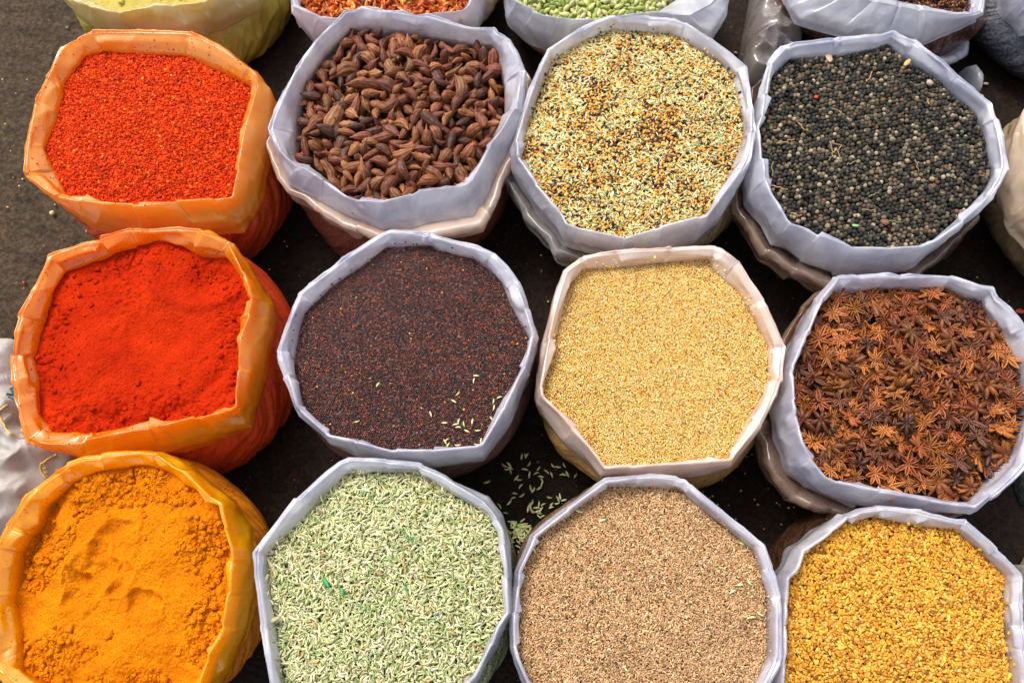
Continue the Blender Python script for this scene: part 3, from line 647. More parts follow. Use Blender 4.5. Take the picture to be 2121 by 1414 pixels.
# fenugreek
s = S['fenugreek']; ms = Mass(); s.floor(ms, (.07, .028, .004), .005, .009, 37)
def blocky():
    V, Fc = ICO2; V = V.copy(); V = np.sign(V) * np.abs(V) ** .6; V /= np.abs(V).max(); return V, Fc
BLK = blocky()
PL = [s.hexpts(.0040, .20, 111 + k_, 1.0) for k_ in range(2)]; P = np.concatenate(PL); n = len(P); q = z_mass(s, P, .0005, 112, .009, 37); q[len(PL[0]):, 2] -= .0022
ms.inst(BLK, q, rnd_rot(n, .35, 113), sc3(n, .0026, .0017, .0014, .16, 114),
    col_pick(n, [(.60, .29, .025), (.70, .40, .065), (.50, .20, .014), (.28, .09, .008), (.64, .35, .022)], [40, 22, 22, 8, 10], .13, 115))
s.strays(ms, BLK, 70, .0025, .0017, .0013, [(.60, .29, .025)], 861, 1, 2.2)
tag(ms.build('fenugreek_seeds', M_seed), 'mass of chunky golden yellow fenugreek seeds filling its sack', 'fenugreek', kind='stuff')

# ------------------------------------------------------------------ powders
def powder(key, name, mat, label, zf, lumps, lumpcol, seed, nr=170, cat='spice powder'):
    s = S[key]; T = TH[::1]; rI = gsm(s.rI0, 2); rr = np.linspace(0, 1, nr) ** .8 * 1.035
    P = np.concatenate([s.c + U2 * (rI * q)[:, None] for q in rr]); q = s.rho(P)
    P3 = np.column_stack([P - s.c, 0 * q]); z = s.zc - .003 + s.dome * (1 - np.clip(q, 0, 1.05) ** 2); z = z + zf(P3, q)
    ms = Mass(); ms.add(np.column_stack([P, z]), grid_faces(NT, nr), np.ones(3))
    # clumps of caked powder, half sunk in the surface
    for (cnt, size, mask) in lumps:
        r = np.random.default_rng(seed + cnt); L = s.scatter(cnt * 3, seed + cnt, .98); L3 = np.column_stack([L - s.c, 0 * L[:, 0]])
        L = L[mask(L3, s.rho(L), r.uniform(0, 1, len(L)))][:cnt]
        if not len(L): continue
        L3 = np.column_stack([L - s.c, 0 * L[:, 0]]); lq = s.rho(L)
        lz = s.zc - .003 + s.dome * (1 - np.clip(lq, 0, 1.05) ** 2) + zf(L3, lq)
        sz = np.minimum(size * r.pareto(2.6, len(L)) + size * .6, size * 4)
        V, Fc = ICO2
        for i in range(len(L)):
            n_ = noise3(V * 1.6 + i * 7.3, 1, seed) + .5 * noise3(V * 3.6 + i * 3.3, 1, seed); W = V * (1 + n_[:, None] * 1.0) * np.array([1, r.uniform(.7, 1), r.uniform(.5, .8)]) * sz[i]
            a = r.uniform(0, 6.28); Rm = np.array([[math.cos(a), -math.sin(a), 0], [math.sin(a), math.cos(a), 0], [0, 0, 1]])
            ms.add(W @ Rm.T + np.array([L[i, 0], L[i, 1], lz[i] + sz[i] * .12]), Fc, np.ones(3) * r.uniform(.94, 1.05))
    if key in ('chilli', 'turmeric'): s.strays(ms, ICO1, 1500, .0007, .0006, .0004, [(1., 1., 1.)], 871, 1, 8)
    tag(ms.build(name, mat), label, cat, kind='stuff')
def crack(P3, sc, w, seed):
    wv = P3 + .012 * np.stack([noise3(P3, 30, seed + 50), noise3(P3, 30, seed + 51), 0 * P3[:, 0]], 1)
    nn = noise3(wv, sc, seed); return np.exp(-(nn / w) ** 2)
def z_chilli(P3, q):
    x, y = P3[:, 0] / .15, P3[:, 1] / .14
    z = fbm(P3, 12, 5, 3) * .011
    z -= .010 * np.exp(-(((x - .15) / .55) ** 2 + ((y + .05) / .5) ** 2))                     # pressed hollow
    z -= .012 * np.exp(-(((x - .52) / .20) ** 2 + ((y - .62) / .16) ** 2))                    # scooped bowl near the top
    d = np.sqrt(((x - .45) / 1.0) ** 2 + ((y - .75) / .9) ** 2); z += .005 * np.exp(-((d - .48) / .07) ** 2)
    d = np.hypot(x - .1, y + .1); a = np.arctan2(y + .1, x - .1); sw = .75 + .08 * np.sin(2 * a)
    z -= .0045 * np.exp(-((d - sw) / .05) ** 2) * sstep(-2.4, -2.0, a) * (1 - sstep(-.3, .1, a))
    rough = sstep(.0, .35, fbm(P3, 14, 15, 2) + .55 * (q - .55))
    z += fbm(P3, 95, 8, 3) * .0038 * (.16 + rough) + .0022 * np.abs(noise3(P3, 45, 71)) * (.3 + rough) + fbm(P3, 300, 18, 2) * .0010
    z -= .0040 * crack(P3, 26, .035, 21) * rough * sstep(-.15, .2, noise3(P3, 22, 25))
    return z
def z_turm(P3, q):
    W3 = P3 + .022 * np.stack([noise3(P3, 26, 61), noise3(P3, 26, 62), 0 * q], 1) + .010 * np.stack([noise3(P3, 70, 63), noise3(P3, 70, 64), 0 * q], 1)
    x, y = W3[:, 0] / .16, W3[:, 1] / .16
    z = fbm(P3, 13, 105, 3) * .012
    for (cx, cy, rx, ry, d) in ((-.10, .20, .13, .20, .010), (-.22, .02, .12, .16, .008), (.02, -.04, .10, .10, .006), (-.32, -.1, .1, .14, .007), (.22, -.22, .09, .1, .006)):
        e = ((x - cx) / rx) ** 2 + ((y - cy) / ry) ** 2; z -= d * np.exp(-e ** 1.5) - .35 * d * np.exp(-((np.sqrt(e) - 1.3) / .25) ** 2)
    e = np.hypot(x + .62 + .1 * y, (y - .05) / 1.6); z -= .009 * np.exp(-((x + .72 - .25 * y * y) / .07) ** 2) * sstep(.9, .4, np.abs(y))   # step in the left half
    z -= .006 * sstep(-.62, -.78, x)
    rough = sstep(-.05, .3, fbm(P3, 13, 115, 2) + .7 * (q - .62))
    z += fbm(P3, 80, 108, 3) * .0048 * (.30 + rough) + .003 * np.abs(noise3(P3, 40, 72)) * (.3 + rough) + fbm(P3, 280, 118, 2) * .0012
    z -= .0045 * crack(P3, 30, .045, 121) * rough * sstep(-.15, .15, noise3(P3, 20, 125))
    return z
powder('chilli', 'chilli_powder', m_powder('fine chilli powder', (.42, .0165, .0015), (.54, .028, .002), (.20, .006, .001), 800), 'fine scarlet chilli powder pressed into a hollow', z_chilli,
    [(900, .0011, lambda P3, q, u: u < sstep(.45, .95, q) * .8 + .03)], None, 300)
powder('turmeric', 'turmeric_powder', m_powder('turmeric powder', (.60, .165, .002), (.70, .22, .003), (.34, .065, .001), 800), 'orange yellow turmeric powder with caked lumps and finger holes', z_turm,
    [(4200, .0011, lambda P3, q, u: (fbm(P3, 13, 115, 2) + .7 * (q - .6) > .12) & (u < .9)), (40, .0026, lambda P3, q, u: (q > .35) & (u < .7))], None, 400)
powder('olive', 'olive_powder', m_powder('olive powder', (.55, .43, .10), (.62, .50, .17), (.36, .27, .05), 800), 'pale olive yellow powder in the top edge sack', lambda P3, q: fbm(P3, 40, 7, 4) * .003,
    [(100, .0015, lambda P3, q, u: u < .5)], None, 500, 60)
powder('tan', 'tan_powder', m_powder('tan powder', (.45, .3, .14), (.5, .35, .18), (.3, .2, .09), 800), 'tan powder inside the cream rimmed sack', lambda P3, q: fbm(P3, 40, 9, 4) * .003, [], None, 600, 40)
powder('black', 'black_seeds', m_powder('black seeds', (.02, .02, .03), (.03, .03, .04), (.01, .01, .015), 400), 'fine black seeds inside the navy black bag', lambda P3, q: fbm(P3, 60, 9, 4) * .003, [], None, 700, 40, 'black seeds')

# ------------------------------------------------------------------ countable spices
MESHES = {}
def mesh_data(name, V, Fs, mat, col, smooth=True):
    o = link_mesh(name, V, Fs, mat, None, col, smooth); me = o.data; bpy.data.objects.remove(o); return me
def place(me, name, P, R, sc, label, cat, group):
    o = bpy.data.objects.new(name, me); M4 = Matrix([[*(R[i] * sc), P[i]] for i in range(3)] + [[0, 0, 0, 1]]); o.matrix_world = M4
    C.objects.link(o); return tag(o, label, cat, group)
def in_frame(P, m=8):
    q = proj(P); return (q[:, 0] > -m) & (q[:, 0] < 2121 + m) & (q[:, 1] > -m) & (q[:, 1] < 1414 + m)

def pod_black(seed):
    r = np.random.default_rng(seed); ns, nr = 26, 21; V = []; Cc = []
    a_, b_, base = r.uniform(.6, 1.9), r.uniform(.6, 1.0), r.uniform(.0, .1); bendy, bendz = r.normal(0, .20, 2)
    nrib = int(r.integers(8, 12)); ph = r.uniform(0, 6)
    c0 = np.array([(.205, .066, .021), (.14, .038, .015), (.23, .082, .027), (.075, .022, .011), (.16, .042, .020), (.26, .104, .037)][seed % 6])
    for i in range(nr):
        t = i / (nr - 1); x = 2 * t - 1
        rad = (math.sin(PI * min(t * .96 + .03, 1)) ** .62) * (1 - .26 * a_ * t) * .56
        if t > .88: rad = max(rad * .7, .07)
        if t < .06: rad *= .8
        for k in range(ns):
            an = 2 * PI * k / ns; rib = math.cos(nrib * an + ph + 1.1 * t * b_); rib = math.copysign(abs(rib) ** .8, rib)
            g = rad * (1 + .085 * rib)
            q_ = np.array([[x * 2.2, math.cos(an) * 2, math.sin(an) * 2]]); wr = noise3(q_, 1.1, seed)[0] * .26 + noise3(q_, 2.9, seed + 3)[0] * .16
            g *= 1 + wr
            V.append((x, g * math.cos(an) * 1.0 + bendy * (x * x - .4), g * math.sin(an) * b_ + bendz * (x * x - .4)))
            k_ = 1.0 + .52 * rib + r.normal(0, .16) + wr * 1.2
            Cc.append(np.clip(c0 * max(k_, .35) * (1.25 if t > .85 or t < .08 else 1), 0, 1))
    V.append((-1.0, bendy * .6, bendz * .6)); Cc.append(c0 * 1.2); V.append((r.uniform(1.08, 1.45), bendy * 1.1, bendz * 1.1)); Cc.append(c0 * 1.4)
    Fq = grid_faces(ns, nr); e0, e1 = len(V) - 2, len(V) - 1; k = np.arange(ns)
    T = np.concatenate([np.stack([np.full(ns, e0), (k + 1) % ns, k], 1), np.stack([np.full(ns, e1), (nr - 1) * ns + k, (nr - 1) * ns + (k + 1) % ns], 1)])
    return np.array(V), [Fq, T], np.array(Cc)
def pod_green(seed):
    r = np.random.default_rng(seed + 500); ns, nr = 12, 11; V = []; Cc = []
    c0 = np.array([(.34, .38, .085), (.50, .49, .18), (.24, .31, .06), (.54, .50, .24)][seed % 4])
    for i in range(nr):
        t = i / (nr - 1); x = 2 * t - 1; rad = max(math.sin(PI * t) ** .7 * .50 * (1 - .2 * x), .03)
        for k in range(ns):
            an = 2 * PI * k / ns; g = rad * (1 + .10 * math.cos(3 * an)); 
            V.append((x, g * math.cos(an), g * math.sin(an))); Cc.append(c0 * (1 + .18 * math.cos(6 * an) + r.normal(0, .05)) * (1.15 if abs(x) > .8 else 1))
    return np.array(V), [grid_faces(ns, nr)], np.clip(np.array(Cc), 0, 1)
def anise(seed, arms=8):
    r = np.random.default_rng(seed + 900); ms = Mass(); ang0 = r.uniform(0, 6)
    c0 = np.array([(.21, .060, .011), (.155, .038, .009), (.080, .024, .010), (.25, .080, .013)][seed % 4])
    miss = set(r.choice(arms, size=int(r.integers(0, 3)), replace=False)) if seed % 3 else set()
    flip = seed % 4 == 3
    for a in range(arms):
        if a in miss: continue
        an = ang0 + 2 * PI * a / arms + r.normal(0, .07); L = r.uniform(.82, 1.12); wdt = r.uniform(.12, .19); dep = r.uniform(.24, .36); up = r.normal(.05, .12)
        opn = r.uniform(.35, 1.0); nr = 9; V = []; Cc = []
        for i in range(nr):
            t = i / (nr - 1); x = .05 + t * L * .97
            wv = wdt * (math.sin(PI * min(t ** .85 * .93 + .05, 1)) ** .8) * (1 if t < .9 else .5) + .012
            dv = dep * (math.sin(PI * min(t ** .8 * .88 + .09, 1)) ** .75) + .03
            lip = .06 * math.sin(PI * t) + .10 * t ** 4
            ops = opn * math.sin(PI * t) ** .7
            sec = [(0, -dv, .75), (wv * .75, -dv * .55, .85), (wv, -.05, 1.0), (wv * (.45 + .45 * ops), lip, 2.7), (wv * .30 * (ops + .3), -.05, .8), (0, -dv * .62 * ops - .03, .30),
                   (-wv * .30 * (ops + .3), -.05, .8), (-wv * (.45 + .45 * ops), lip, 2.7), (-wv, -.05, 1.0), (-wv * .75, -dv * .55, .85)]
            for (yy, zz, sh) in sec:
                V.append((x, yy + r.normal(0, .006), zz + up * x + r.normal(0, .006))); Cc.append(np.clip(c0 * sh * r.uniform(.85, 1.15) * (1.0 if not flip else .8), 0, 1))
        V = np.array(V); R = np.array([[math.cos(an), -math.sin(an), 0], [math.sin(an), math.cos(an), 0], [0, 0, 1]])
        ms.add(V @ R.T, grid_faces(10, nr), np.array(Cc))
        if opn > .75:
            SV = ICO2[0] * np.array([.17, wdt * .45, .07]) + np.array([.52 * L, 0, -.05 + up * .5])
            ms.add(SV @ R.T, ICO2[1], c0 * np.array([1.7, 1.5, 1.2]))
    ms.add(ICO2[0] * np.array([.09, .09, .13]) + np.array([0, 0, -.08]), ICO2[1], c0 * 1.1)
    if seed % 2:     # stalk under the star
        T = np.linspace(0, 1, 6); V = np.concatenate([np.column_stack([.03 * np.cos(np.arange(6) * PI / 3) + t * .12, .03 * np.sin(np.arange(6) * PI / 3), np.full(6, -.15 - .5 * t)]) for t in T])
        ms.add(V, grid_faces(6, 6), c0 * .8)
    return np.concatenate(ms.V), [np.concatenate(v) for v in ms.F.values()], np.concatenate(ms.C)
def ribbon(ms, pts, w, th, up, col):
    pts = np.array(pts); d = np.gradient(pts, axis=0); d /= np.linalg.norm(d, axis=1)[:, None]; side = np.cross(d, up); side /= np.linalg.norm(side, axis=1)[:, None] + 1e-9
    nn = np.cross(side, d); V = []
    for a, b in ((1, .15), (1, -.15), (-1, -.15), (-1, .15)): V.append(pts + side * (w * a)[:, None] + nn * th * b * 4)
    V = np.stack(V, 1).reshape(-1, 3); ms.add(V, grid_faces(4, len(pts)), col)
def mace(seed):
    r = np.random.default_rng(seed + 1300); ms = Mass()
    for k in range(int(r.integers(4, 7))):
        n = 10; t = np.linspace(0, 1, n); az = r.uniform(0, 6.28); cur = r.normal(0, 1.3); lift = r.uniform(.2, .7); L = r.uniform(.7, 1.2)
        x = np.cos(az + cur * t) * t * L; y = np.sin(az + cur * t) * t * L; z = lift * np.sin(PI * t) * .6 + r.normal(0, .03, n)
        w_ = r.uniform(.10, .26) * np.sin(PI * (t * .85 + .12)) + .02
        c = np.array([(.75, .17, .02), (.62, .10, .015), (.85, .30, .05), (.45, .06, .015), (.88, .42, .12)][int(r.integers(0, 5))])
        up = np.array([r.normal(0, .5), r.normal(0, .5), 1]); ribbon(ms, np.column_stack([x, y, z]), w_, .03, up, np.repeat((c[None] * r.uniform(.8, 1.2, (n, 1))), 4, 0))
    return np.concatenate(ms.V), [np.concatenate(v) for v in ms.F.values()], np.concatenate(ms.C)
def clove(seed):
    r = np.random.default_rng(seed + 1700); ms = Mass(); V, Fc, sh = spindle(8, 7, .1, .6); c = np.array([.085, .035, .020])
    ms.add(V * np.array([1, .20, .20]), Fc, c * np.array(sh)); ms.add(ICO2[0] * .26 + np.array([1.05, 0, 0]), ICO2[1], np.array([(.42, .17, .05), (.30, .09, .03)][seed % 2]))
    for k in range(4):
        a = k * PI / 2; V = ICO1[0] * np.array([.28, .10, .08]) + np.array([.85, .26 * math.cos(a), .26 * math.sin(a)]); ms.add(V, ICO1[1], c * 1.5)
    return np.concatenate(ms.V), [np.concatenate(v) for v in ms.F.values()], np.concatenate(ms.C)
def corn(seed):
    r = np.random.default_rng(seed + 2100); V, Fc = ICO3 if False else ICO2; V = V.copy(); n_ = noise3(V * 2.0, 1.4, seed + 60); n2 = noise3(V * 4, 1.5, seed + 61)
    V = V * (1 + .10 * n_ + .08 * n2)[:, None]; c = np.array([(.050, .046, .035), (.028, .028, .023), (.085, .070, .048), (.017, .018, .016), (.18, .135, .083), (.33, .25, .16), (.052, .038, .027), (.15, .075, .040)][seed % 8])
    return V, [Fc], np.clip(c[None] * (1 + 1.1 * n2[:, None] + .5 * n_[:, None]), 0.01, 1)

def countable(key, kind, maker, nvar, mat, size, dist, tilt, lab, cat, grp, masslab, massname, z0=0.0, zj=.002, layers=2, floorcol=(.05, .02, .01), maxn=300, seed=1, probs=None, svar=.12, lim=.95, dens=1.0, flat=None, flr=.010, drop_=.55):
    s = S[key]; r = np.random.default_rng(seed); var = [maker(i) for i in range(nvar)]
    mes = [mesh_data(kind, *v[:2], mat, v[2]) for v in var]; ms = Mass(); s.floor(ms, floorcol, flr, .004, seed + 5)
    for lay in range(layers):
        top = lay == layers - 1
        P = s.poisson(dist if top else dist * (.82 if drop_ < .7 else 1.0), seed * 10 + lay, lim, 14000 if dist < .008 else 7000); n = len(P)
        P3 = np.column_stack([P, s.z(P, .004, seed + 5) + z0 + r.normal(0, zj, n) - (layers - 1 - lay) * size * drop_])
        tl_ = tilt if top else tilt * 2.2
        R = rots(r.uniform(0, 2 * PI, n), r.normal(0, tl_, n), r.uniform(0, 2 * PI, n) if flat is None else np.where(r.uniform(0, 1, n) < .22, PI, 0) + r.normal(0, flat if top else flat * 2.2, n))
        sc = size * np.exp(r.normal(0, svar, n)); vi = r.choice(nvar, n, p=probs)
        vis = in_frame(P3) & top; idx = np.where(vis)[0]; idx = idx[np.argsort(-(P3[idx, 2] * 6 - P3[idx, 1]))][:maxn]; chosen = np.zeros(n, bool); chosen[idx] = True
        for i in range(n):
            if chosen[i]: place(mes[vi[i]], kind, P3[i], R[i], sc[i], lab, cat, grp)
            else:
                V, Fs, cc = var[vi[i]]; ms.add((V * sc[i]) @ R[i].T + P3[i], Fs, cc * (.8 + .4 * r.uniform()))
    tag(ms.build(massname, mat), masslab, cat, kind='stuff')
M_pod = m_seed('dry pod husk', .62, .3, .28, 1.2, .0, .001)
def m_husk(name, rough, spec, objvar, fs, amt, bd, coat=0):
    """husk with object-space mottling (object space is unit-sized here)"""
    m = m_seed(name, rough, spec, objvar, fs, amt, bd, coat); return m
M_pod = m_husk('brown cardamom husk', .55, .35, .30, 9, .5, .0006)
M_gpod = m_husk('green cardamom husk', .55, .35, .18, 9, .3, .0004)
M_star = m_husk('star anise husk', .5, .4, .30, 9, .4, .0005)
M_mace = m_husk('mace', .5, .4, .2, 6, .4, .0005)
M_clove = m_husk('clove', .6, .3, .2, 8, .3, .0003)
M_corn = m_husk('peppercorn skin', .72, .18, .25, 5, .6, .0004)
countable('bcard', 'cardamom_pod', pod_black, 18, M_pod, .0152, .0148, .45, 'ribbed brown cardamom pod in the sack with the clay brown outer bag', 'cardamom pod', 'brown cardamom pods in their sack',
    'brown cardamom pods lying under the top layer', 'cardamom_pods', z0=.001, zj=.003, seed=21, floorcol=(.012, .006, .004), svar=.17, layers=3, flr=.026, drop_=.8)
countable('gcard', 'green_cardamom_pod', pod_green, 8, M_gpod, .0078, .0075, .45, 'pale green cardamom pod in the top edge sack', 'green cardamom', 'green cardamom pods in their sack',
    'green cardamom pods filling the rest of their sack', 'green_cardamom_pods', seed=22, zj=.0015, floorcol=(.10, .12, .04), flr=.006)
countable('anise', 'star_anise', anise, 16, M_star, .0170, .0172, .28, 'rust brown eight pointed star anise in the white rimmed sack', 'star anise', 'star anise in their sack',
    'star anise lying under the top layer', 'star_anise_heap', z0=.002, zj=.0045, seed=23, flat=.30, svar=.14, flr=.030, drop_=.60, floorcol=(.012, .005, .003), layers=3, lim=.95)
countable('mace', 'mace_piece', mace, 8, M_mace, .0150, .0095, .5, 'curled orange red mace blade in the top edge sack', 'mace', 'mace blades in their sack',
    'mace blades filling the rest of their sack', 'mace_heap', seed=24, floorcol=(.20, .03, .01), lim=.93)
countable('clove', 'clove', clove, 4, M_clove, .0062, .0052, .4, 'dark clove with orange bud in the double bagged sack', 'clove', 'cloves in their sack',
    'dark cloves filling the rest of their sack', 'clove_heap', seed=25, floorcol=(.03, .014, .010), flr=.006)
# peppercorns: nearest 300 of the top layer as things, the rest one mass
s = S['pepper']; var = [corn(i) for i in range(8)]; mes = [mesh_data('peppercorn', *v[:2], M_corn, v[2]) for v in var]
ms = Mass(); s.floor(ms, (.008, .007, .006), .009, .004, 38); r = np.random.default_rng(38); pr = np.array([18, 20, 16, 16, 13, 6, 8, 4.]); pr /= pr.sum()
for lay in (0, 1):
    P = s.hexpts(.0066, .15, 121 + lay, .985); n = len(P); z = s.z(P, .004, 38) + r.normal(0, .0011, n) - .0042 * (1 - lay)
    P3 = np.column_stack([P, z]); R = rnd_rot(n, 1.5, 122 + lay); sc = .0034 * np.exp(r.normal(0, .09, n)); vi = r.choice(8, n, p=pr)
    ch = np.zeros(n, bool)
    if lay:
        hi = np.where(P3[:, 2] > s.z(P, .004, 38) - .0004)[0]; ch[hi[np.argsort(P3[hi, 1])][:300]] = True
    for i in range(n):
        if ch[i]: place(mes[vi[i]], 'peppercorn', P3[i], R[i], sc[i], 'dark wrinkled peppercorn near the front of its sack', 'peppercorn', 'peppercorns at the front of their sack')
        else: V, Fs, cc = var[vi[i]]; ms.add((V * sc[i]) @ R[i].T + P3[i], Fs, cc * (.75 + .5 * r.uniform()))
tag(ms.build('peppercorns', m_seed('pepper mass', .72, .18, 0, 900, .4, .0004)), 'mass of dark grey peppercorns behind the front ones', 'peppercorn', kind='stuff')

# ------------------------------------------------------------------ stalks in the pepper
M_stalk = m_seed('dry stalk', .7, .2)
def tube(pts, rad, ns=5):
    pts = np.array(pts, float); rad = np.broadcast_to(rad, len(pts)); d = np.gradient(pts, axis=0); d /= np.linalg.norm(d, axis=1)[:, None]
    a = np.cross(d, [0.1, .2, 1]); a /= np.linalg.norm(a, axis=1)[:, None]; b = np.cross(d, a); V = []
    for k in range(ns): V.append(pts + (a * math.cos(2 * PI * k / ns) + b * math.sin(2 * PI * k / ns)) * rad[:, None])
    return np.stack(V, 1).reshape(-1, 3), grid_faces(ns, len(pts))
def on_sack(key, px, lift=.0035, bs=None):
    s = S[key]; bs = bs or {'pepper': 38, 'mustard': 32, 'carom': 36}[key]; z = s.zc + .01
    for _ in range(3):
        P = unproj(px, z); z = s.z(P, {'pepper': .004, 'mustard': .003, 'carom': .011}[key], bs) + lift
    return np.column_stack([P, z])
def wig(a, b, n=7, amp=1.5, seed=0):
    r = np.random.default_rng(seed); t = np.linspace(0, 1, n)[:, None]; p = np.array(a) * (1 - t) + np.array(b) * t; return p + r.normal(0, amp, p.shape) * np.sin(PI * t)
tw = [[(255,700),(345,680)], [(515,690),(530,745)], [(530,745),(510,785)], [(530,745),(575,710)], [(575,710),(520,695)], [(545,720),(575,790)], [(695,400),(723,348)], [(545,880),(560,915)], [(240,790),(235,860)], [(205,900),(310,925)],
      [(680,1020),(740,1030)], [(705,960),(755,940)], [(990,480),(1000,510)], [(1245,855),(1285,862)], [(600,805),(645,785)], [(360,600),(410,640)], [(930,780),(950,835)], [(780,1075),(870,1085)], [(325,1040),(380,1050)], [(525,530),(590,560)], [(1040,650),(1075,635)]]
for i, (a, b_) in enumerate(tw):
    px = np.array(Z([a, b_], *z4)); q = on_sack('pepper', wig(px[0], px[1], 7, 1.6, i), .0045); V, Fq = tube(q, np.linspace(.0011, .0007, len(q)))
    nm = link_mesh('dry_stalk', V, [Fq], M_stalk, None, np.broadcast_to(np.array([(.45, .26, .10), (.30, .19, .10), (.22, .20, .10)][i % 3]), V.shape))
    tag(nm, 'thin dry stalk lying on the peppercorns', 'stalk', 'dry stalks among the peppercorns')
def flat_bit(px, key, size, c, name, label, cat, seed):
    q = on_sack(key, [px], .005)[0]; r = np.random.default_rng(seed); V, Fc = ICO2; n_ = noise3(V * 1.5, 1.2, seed)
    W = V * (1 + .5 * n_[:, None]) * np.array(size); a = r.uniform(0, 3.14); R = rots(np.array([a]), np.array([.1]), np.array([.15]))[0]
    tag(link_mesh(name, W @ R.T + q, [Fc], M_stalk, None, np.broadcast_to(np.array(c), V.shape)), label, cat)
flat_bit((1717, 118), 'pepper', (.0105, .0058, .0022), (.72, .48, .33), 'husk_scrap', 'large pale pinkish husk scrap at the top of the peppercorns', 'husk', 1)
flat_bit((1880, 130), 'pepper', (.0095, .0036, .0015), (.62, .42, .14), 'bark_chip', 'yellowish chip by the top right rim of the peppercorns', 'chip', 2)
flat_bit((1691, 201), 'pepper', (.0032, .0030, .002), (.70, .06, .03), 'red_flake', 'tiny red flake on the peppercorns', 'flake', 3)
flat_bit((1772, 467), 'pepper', (.0050, .0022, .001), (.25, .50, .18), 'leaf_scrap', 'small green leaf scrap among the peppercorns', 'leaf', 4)
flat_bit((1833, 460), 'pepper', (.0065, .0050, .003), (.22, .10, .06), 'seed_husk', 'crumpled brown husk low among the peppercorns', 'husk', 5)
flat_bit((1926, 172), 'pepper', (.0055, .0052, .004), (.42, .34, .25), 'pale_berry', 'large pale wrinkled berry among the peppercorns', 'berry', 6)

# ------------------------------------------------------------------ spilled seeds
V, Fq, sh = spindle(8, 9, .9, 1.0, .07)
fen = [mesh_data('fennel_seed', V * np.array([1, .30 * k, .27]) * 1.0, [Fq], M_seed, np.clip(np.array(c) * sh, 0, 1)) for c, k in (((.74, .76, .36), 1), ((.84, .82, .48), .9), ((.56, .66, .24), 1.1), ((.72, .48, .18), .9))]
def drop_seed(p, ang, sc, label, grp, i, tilt=.05):
    R = rots(np.array([ang]), np.array([tilt]), np.array([(i * 1.7) % 6.28]))[0]; place(fen[i % 4 if i % 4 != 3 or i % 16 == 3 else 0], 'fennel_seed', p, R, sc, label, 'fennel seed', grp)
sc_ = .17680
gpts = [(455,260,80),(515,240,60),(500,245,100),(250,365,-30),(310,350,-50),(322,388,-20),(325,430,-80),(285,408,0),(495,403,-10),(545,465,80),(545,345,60),(653,398,50),(625,448,20),(395,505,50),(420,530,-5),(680,490,-10),(695,530,-60),(692,575,75),(665,625,40),
        (750,430,-40),(808,468,-70),(818,365,-50),(878,378,-10),(940,466,-5),(992,460,-65),(952,360,-60),(1085,480,55),(440,600,50),(560,628,-75),(595,650,60),(375,685,-10),(355,738,20),(462,712,35),(310,797,50),(200,835,-55),(268,915,-8),(778,737,-12),(905,722,-80),(885,755,-70),(950,767,15),
        (868,808,10),(800,850,15),(800,822,60),(50,558,20),(658,815,80),(705,815,30),(550,820,60),(580,800,70),(530,870,80),(560,850,-70),(575,890,-30),(600,910,10),(630,855,0),(680,875,60),(660,920,-10),(655,955,-40),(695,955,30),(640,895,20),(330,1020,0),(465,1003,35)]
for i, (x, y, a) in enumerate(gpts):
    p = unproj([(1000 + x * sc_, 900 + y * sc_)], .002)[0]; drop_seed((p[0], p[1], .0025), math.radians(a), .0050 + .0007 * math.sin(i * 5), 'pale green fennel seed spilled on the dark ground between four sacks', 'fennel seeds spilled on the ground', i)
r = np.random.default_rng(5)
for i in range(72):
    x, y = 430 + r.normal(0, 85), 1160 + r.normal(0, 85)
    if y < 1030: y = 1030 + r.uniform(0, 60)
    p = unproj([(1000 + x * sc_, 900 + y * sc_)], .002)[0]; drop_seed((p[0], p[1], .003 + r.uniform(0, .004)), r.uniform(0, 6.28), .0052, 'pale green fennel seed spilled on the dark ground between four sacks', 'fennel seeds spilled on the ground', i, r.normal(0, .25))
for i, (x, y, a) in enumerate([(1115,832,0),(1102,858,80),(583,880,60),(1018,930,50),(995,970,-30),(1242,948,20),(1211,970,85),(1213,1005,80),(1200,1065,-60),(870,1040,-70),(470,1082,20),(945,1088,0),(1020,1078,80),(1005,1095,10),(1048,1095,-80),(1095,1080,80),(1020,1110,-5),(1065,1132,-25),(1125,1130,5),
        (955,1180,40),(962,1208,60),(1015,1210,0),(1142,1185,80),(1120,1208,-40),(948,1190,-60)]):
    q = on_sack('mustard', [(560 + x * .38192, 460 + y * .38192)], .0024)[0]; drop_seed(q, math.radians(a), .0042, 'pale fennel seed fallen onto the dark mustard seeds', 'fennel seeds on the mustard', i)
for i, (x, y, a) in enumerate([(565,410,-15),(700,460,20),(1518,598,-30),(1535,640,10),(1502,838,5),(1460,878,25),(1560,825,-60),(1622,1010,-35),(1575,1028,5),(300,632,-60)]):
    q = on_sack('carom', [(1000 + x * .3537, 914 + y * .3537)], .0025)[0]; drop_seed(q, math.radians(a), .0050, 'stray pale fennel seed on the brown carom seeds', 'fennel seeds on the carom', i)
gr = mesh_data('millet_grain', ICO2[0], [ICO2[1]], M_seed_gl, np.broadcast_to(np.array([.80, .55, .20]), ICO2[0].shape))
mp_ = [(1575,78),(1490,148),(1535,188),(1425,180),(1400,228),(1330,225),(1290,295),(1345,320),(1330,328),(1510,288),(1670,275),(1610,370),(1735,370),(1790,388),(1645,512),(1375,370),(1285,265),(1240,280),(1820,385),(1590,340),(1480,455),(1545,90),(1720,360),(1270,310)]
pp = [(1000 + x * .3537, 914 + y * .3537) for x, y in mp_] + [(500 + r.uniform(20, 160), 480 + r.uniform(20, 420)) if False else (r.uniform(1115, 1200), r.uniform(470, 640)) for _ in range(8)] + [(r.uniform(5, 60), r.uniform(60, 620)) for _ in range(10)] + [(r.uniform(540, 600), r.uniform(500, 620)) for _ in range(4)]
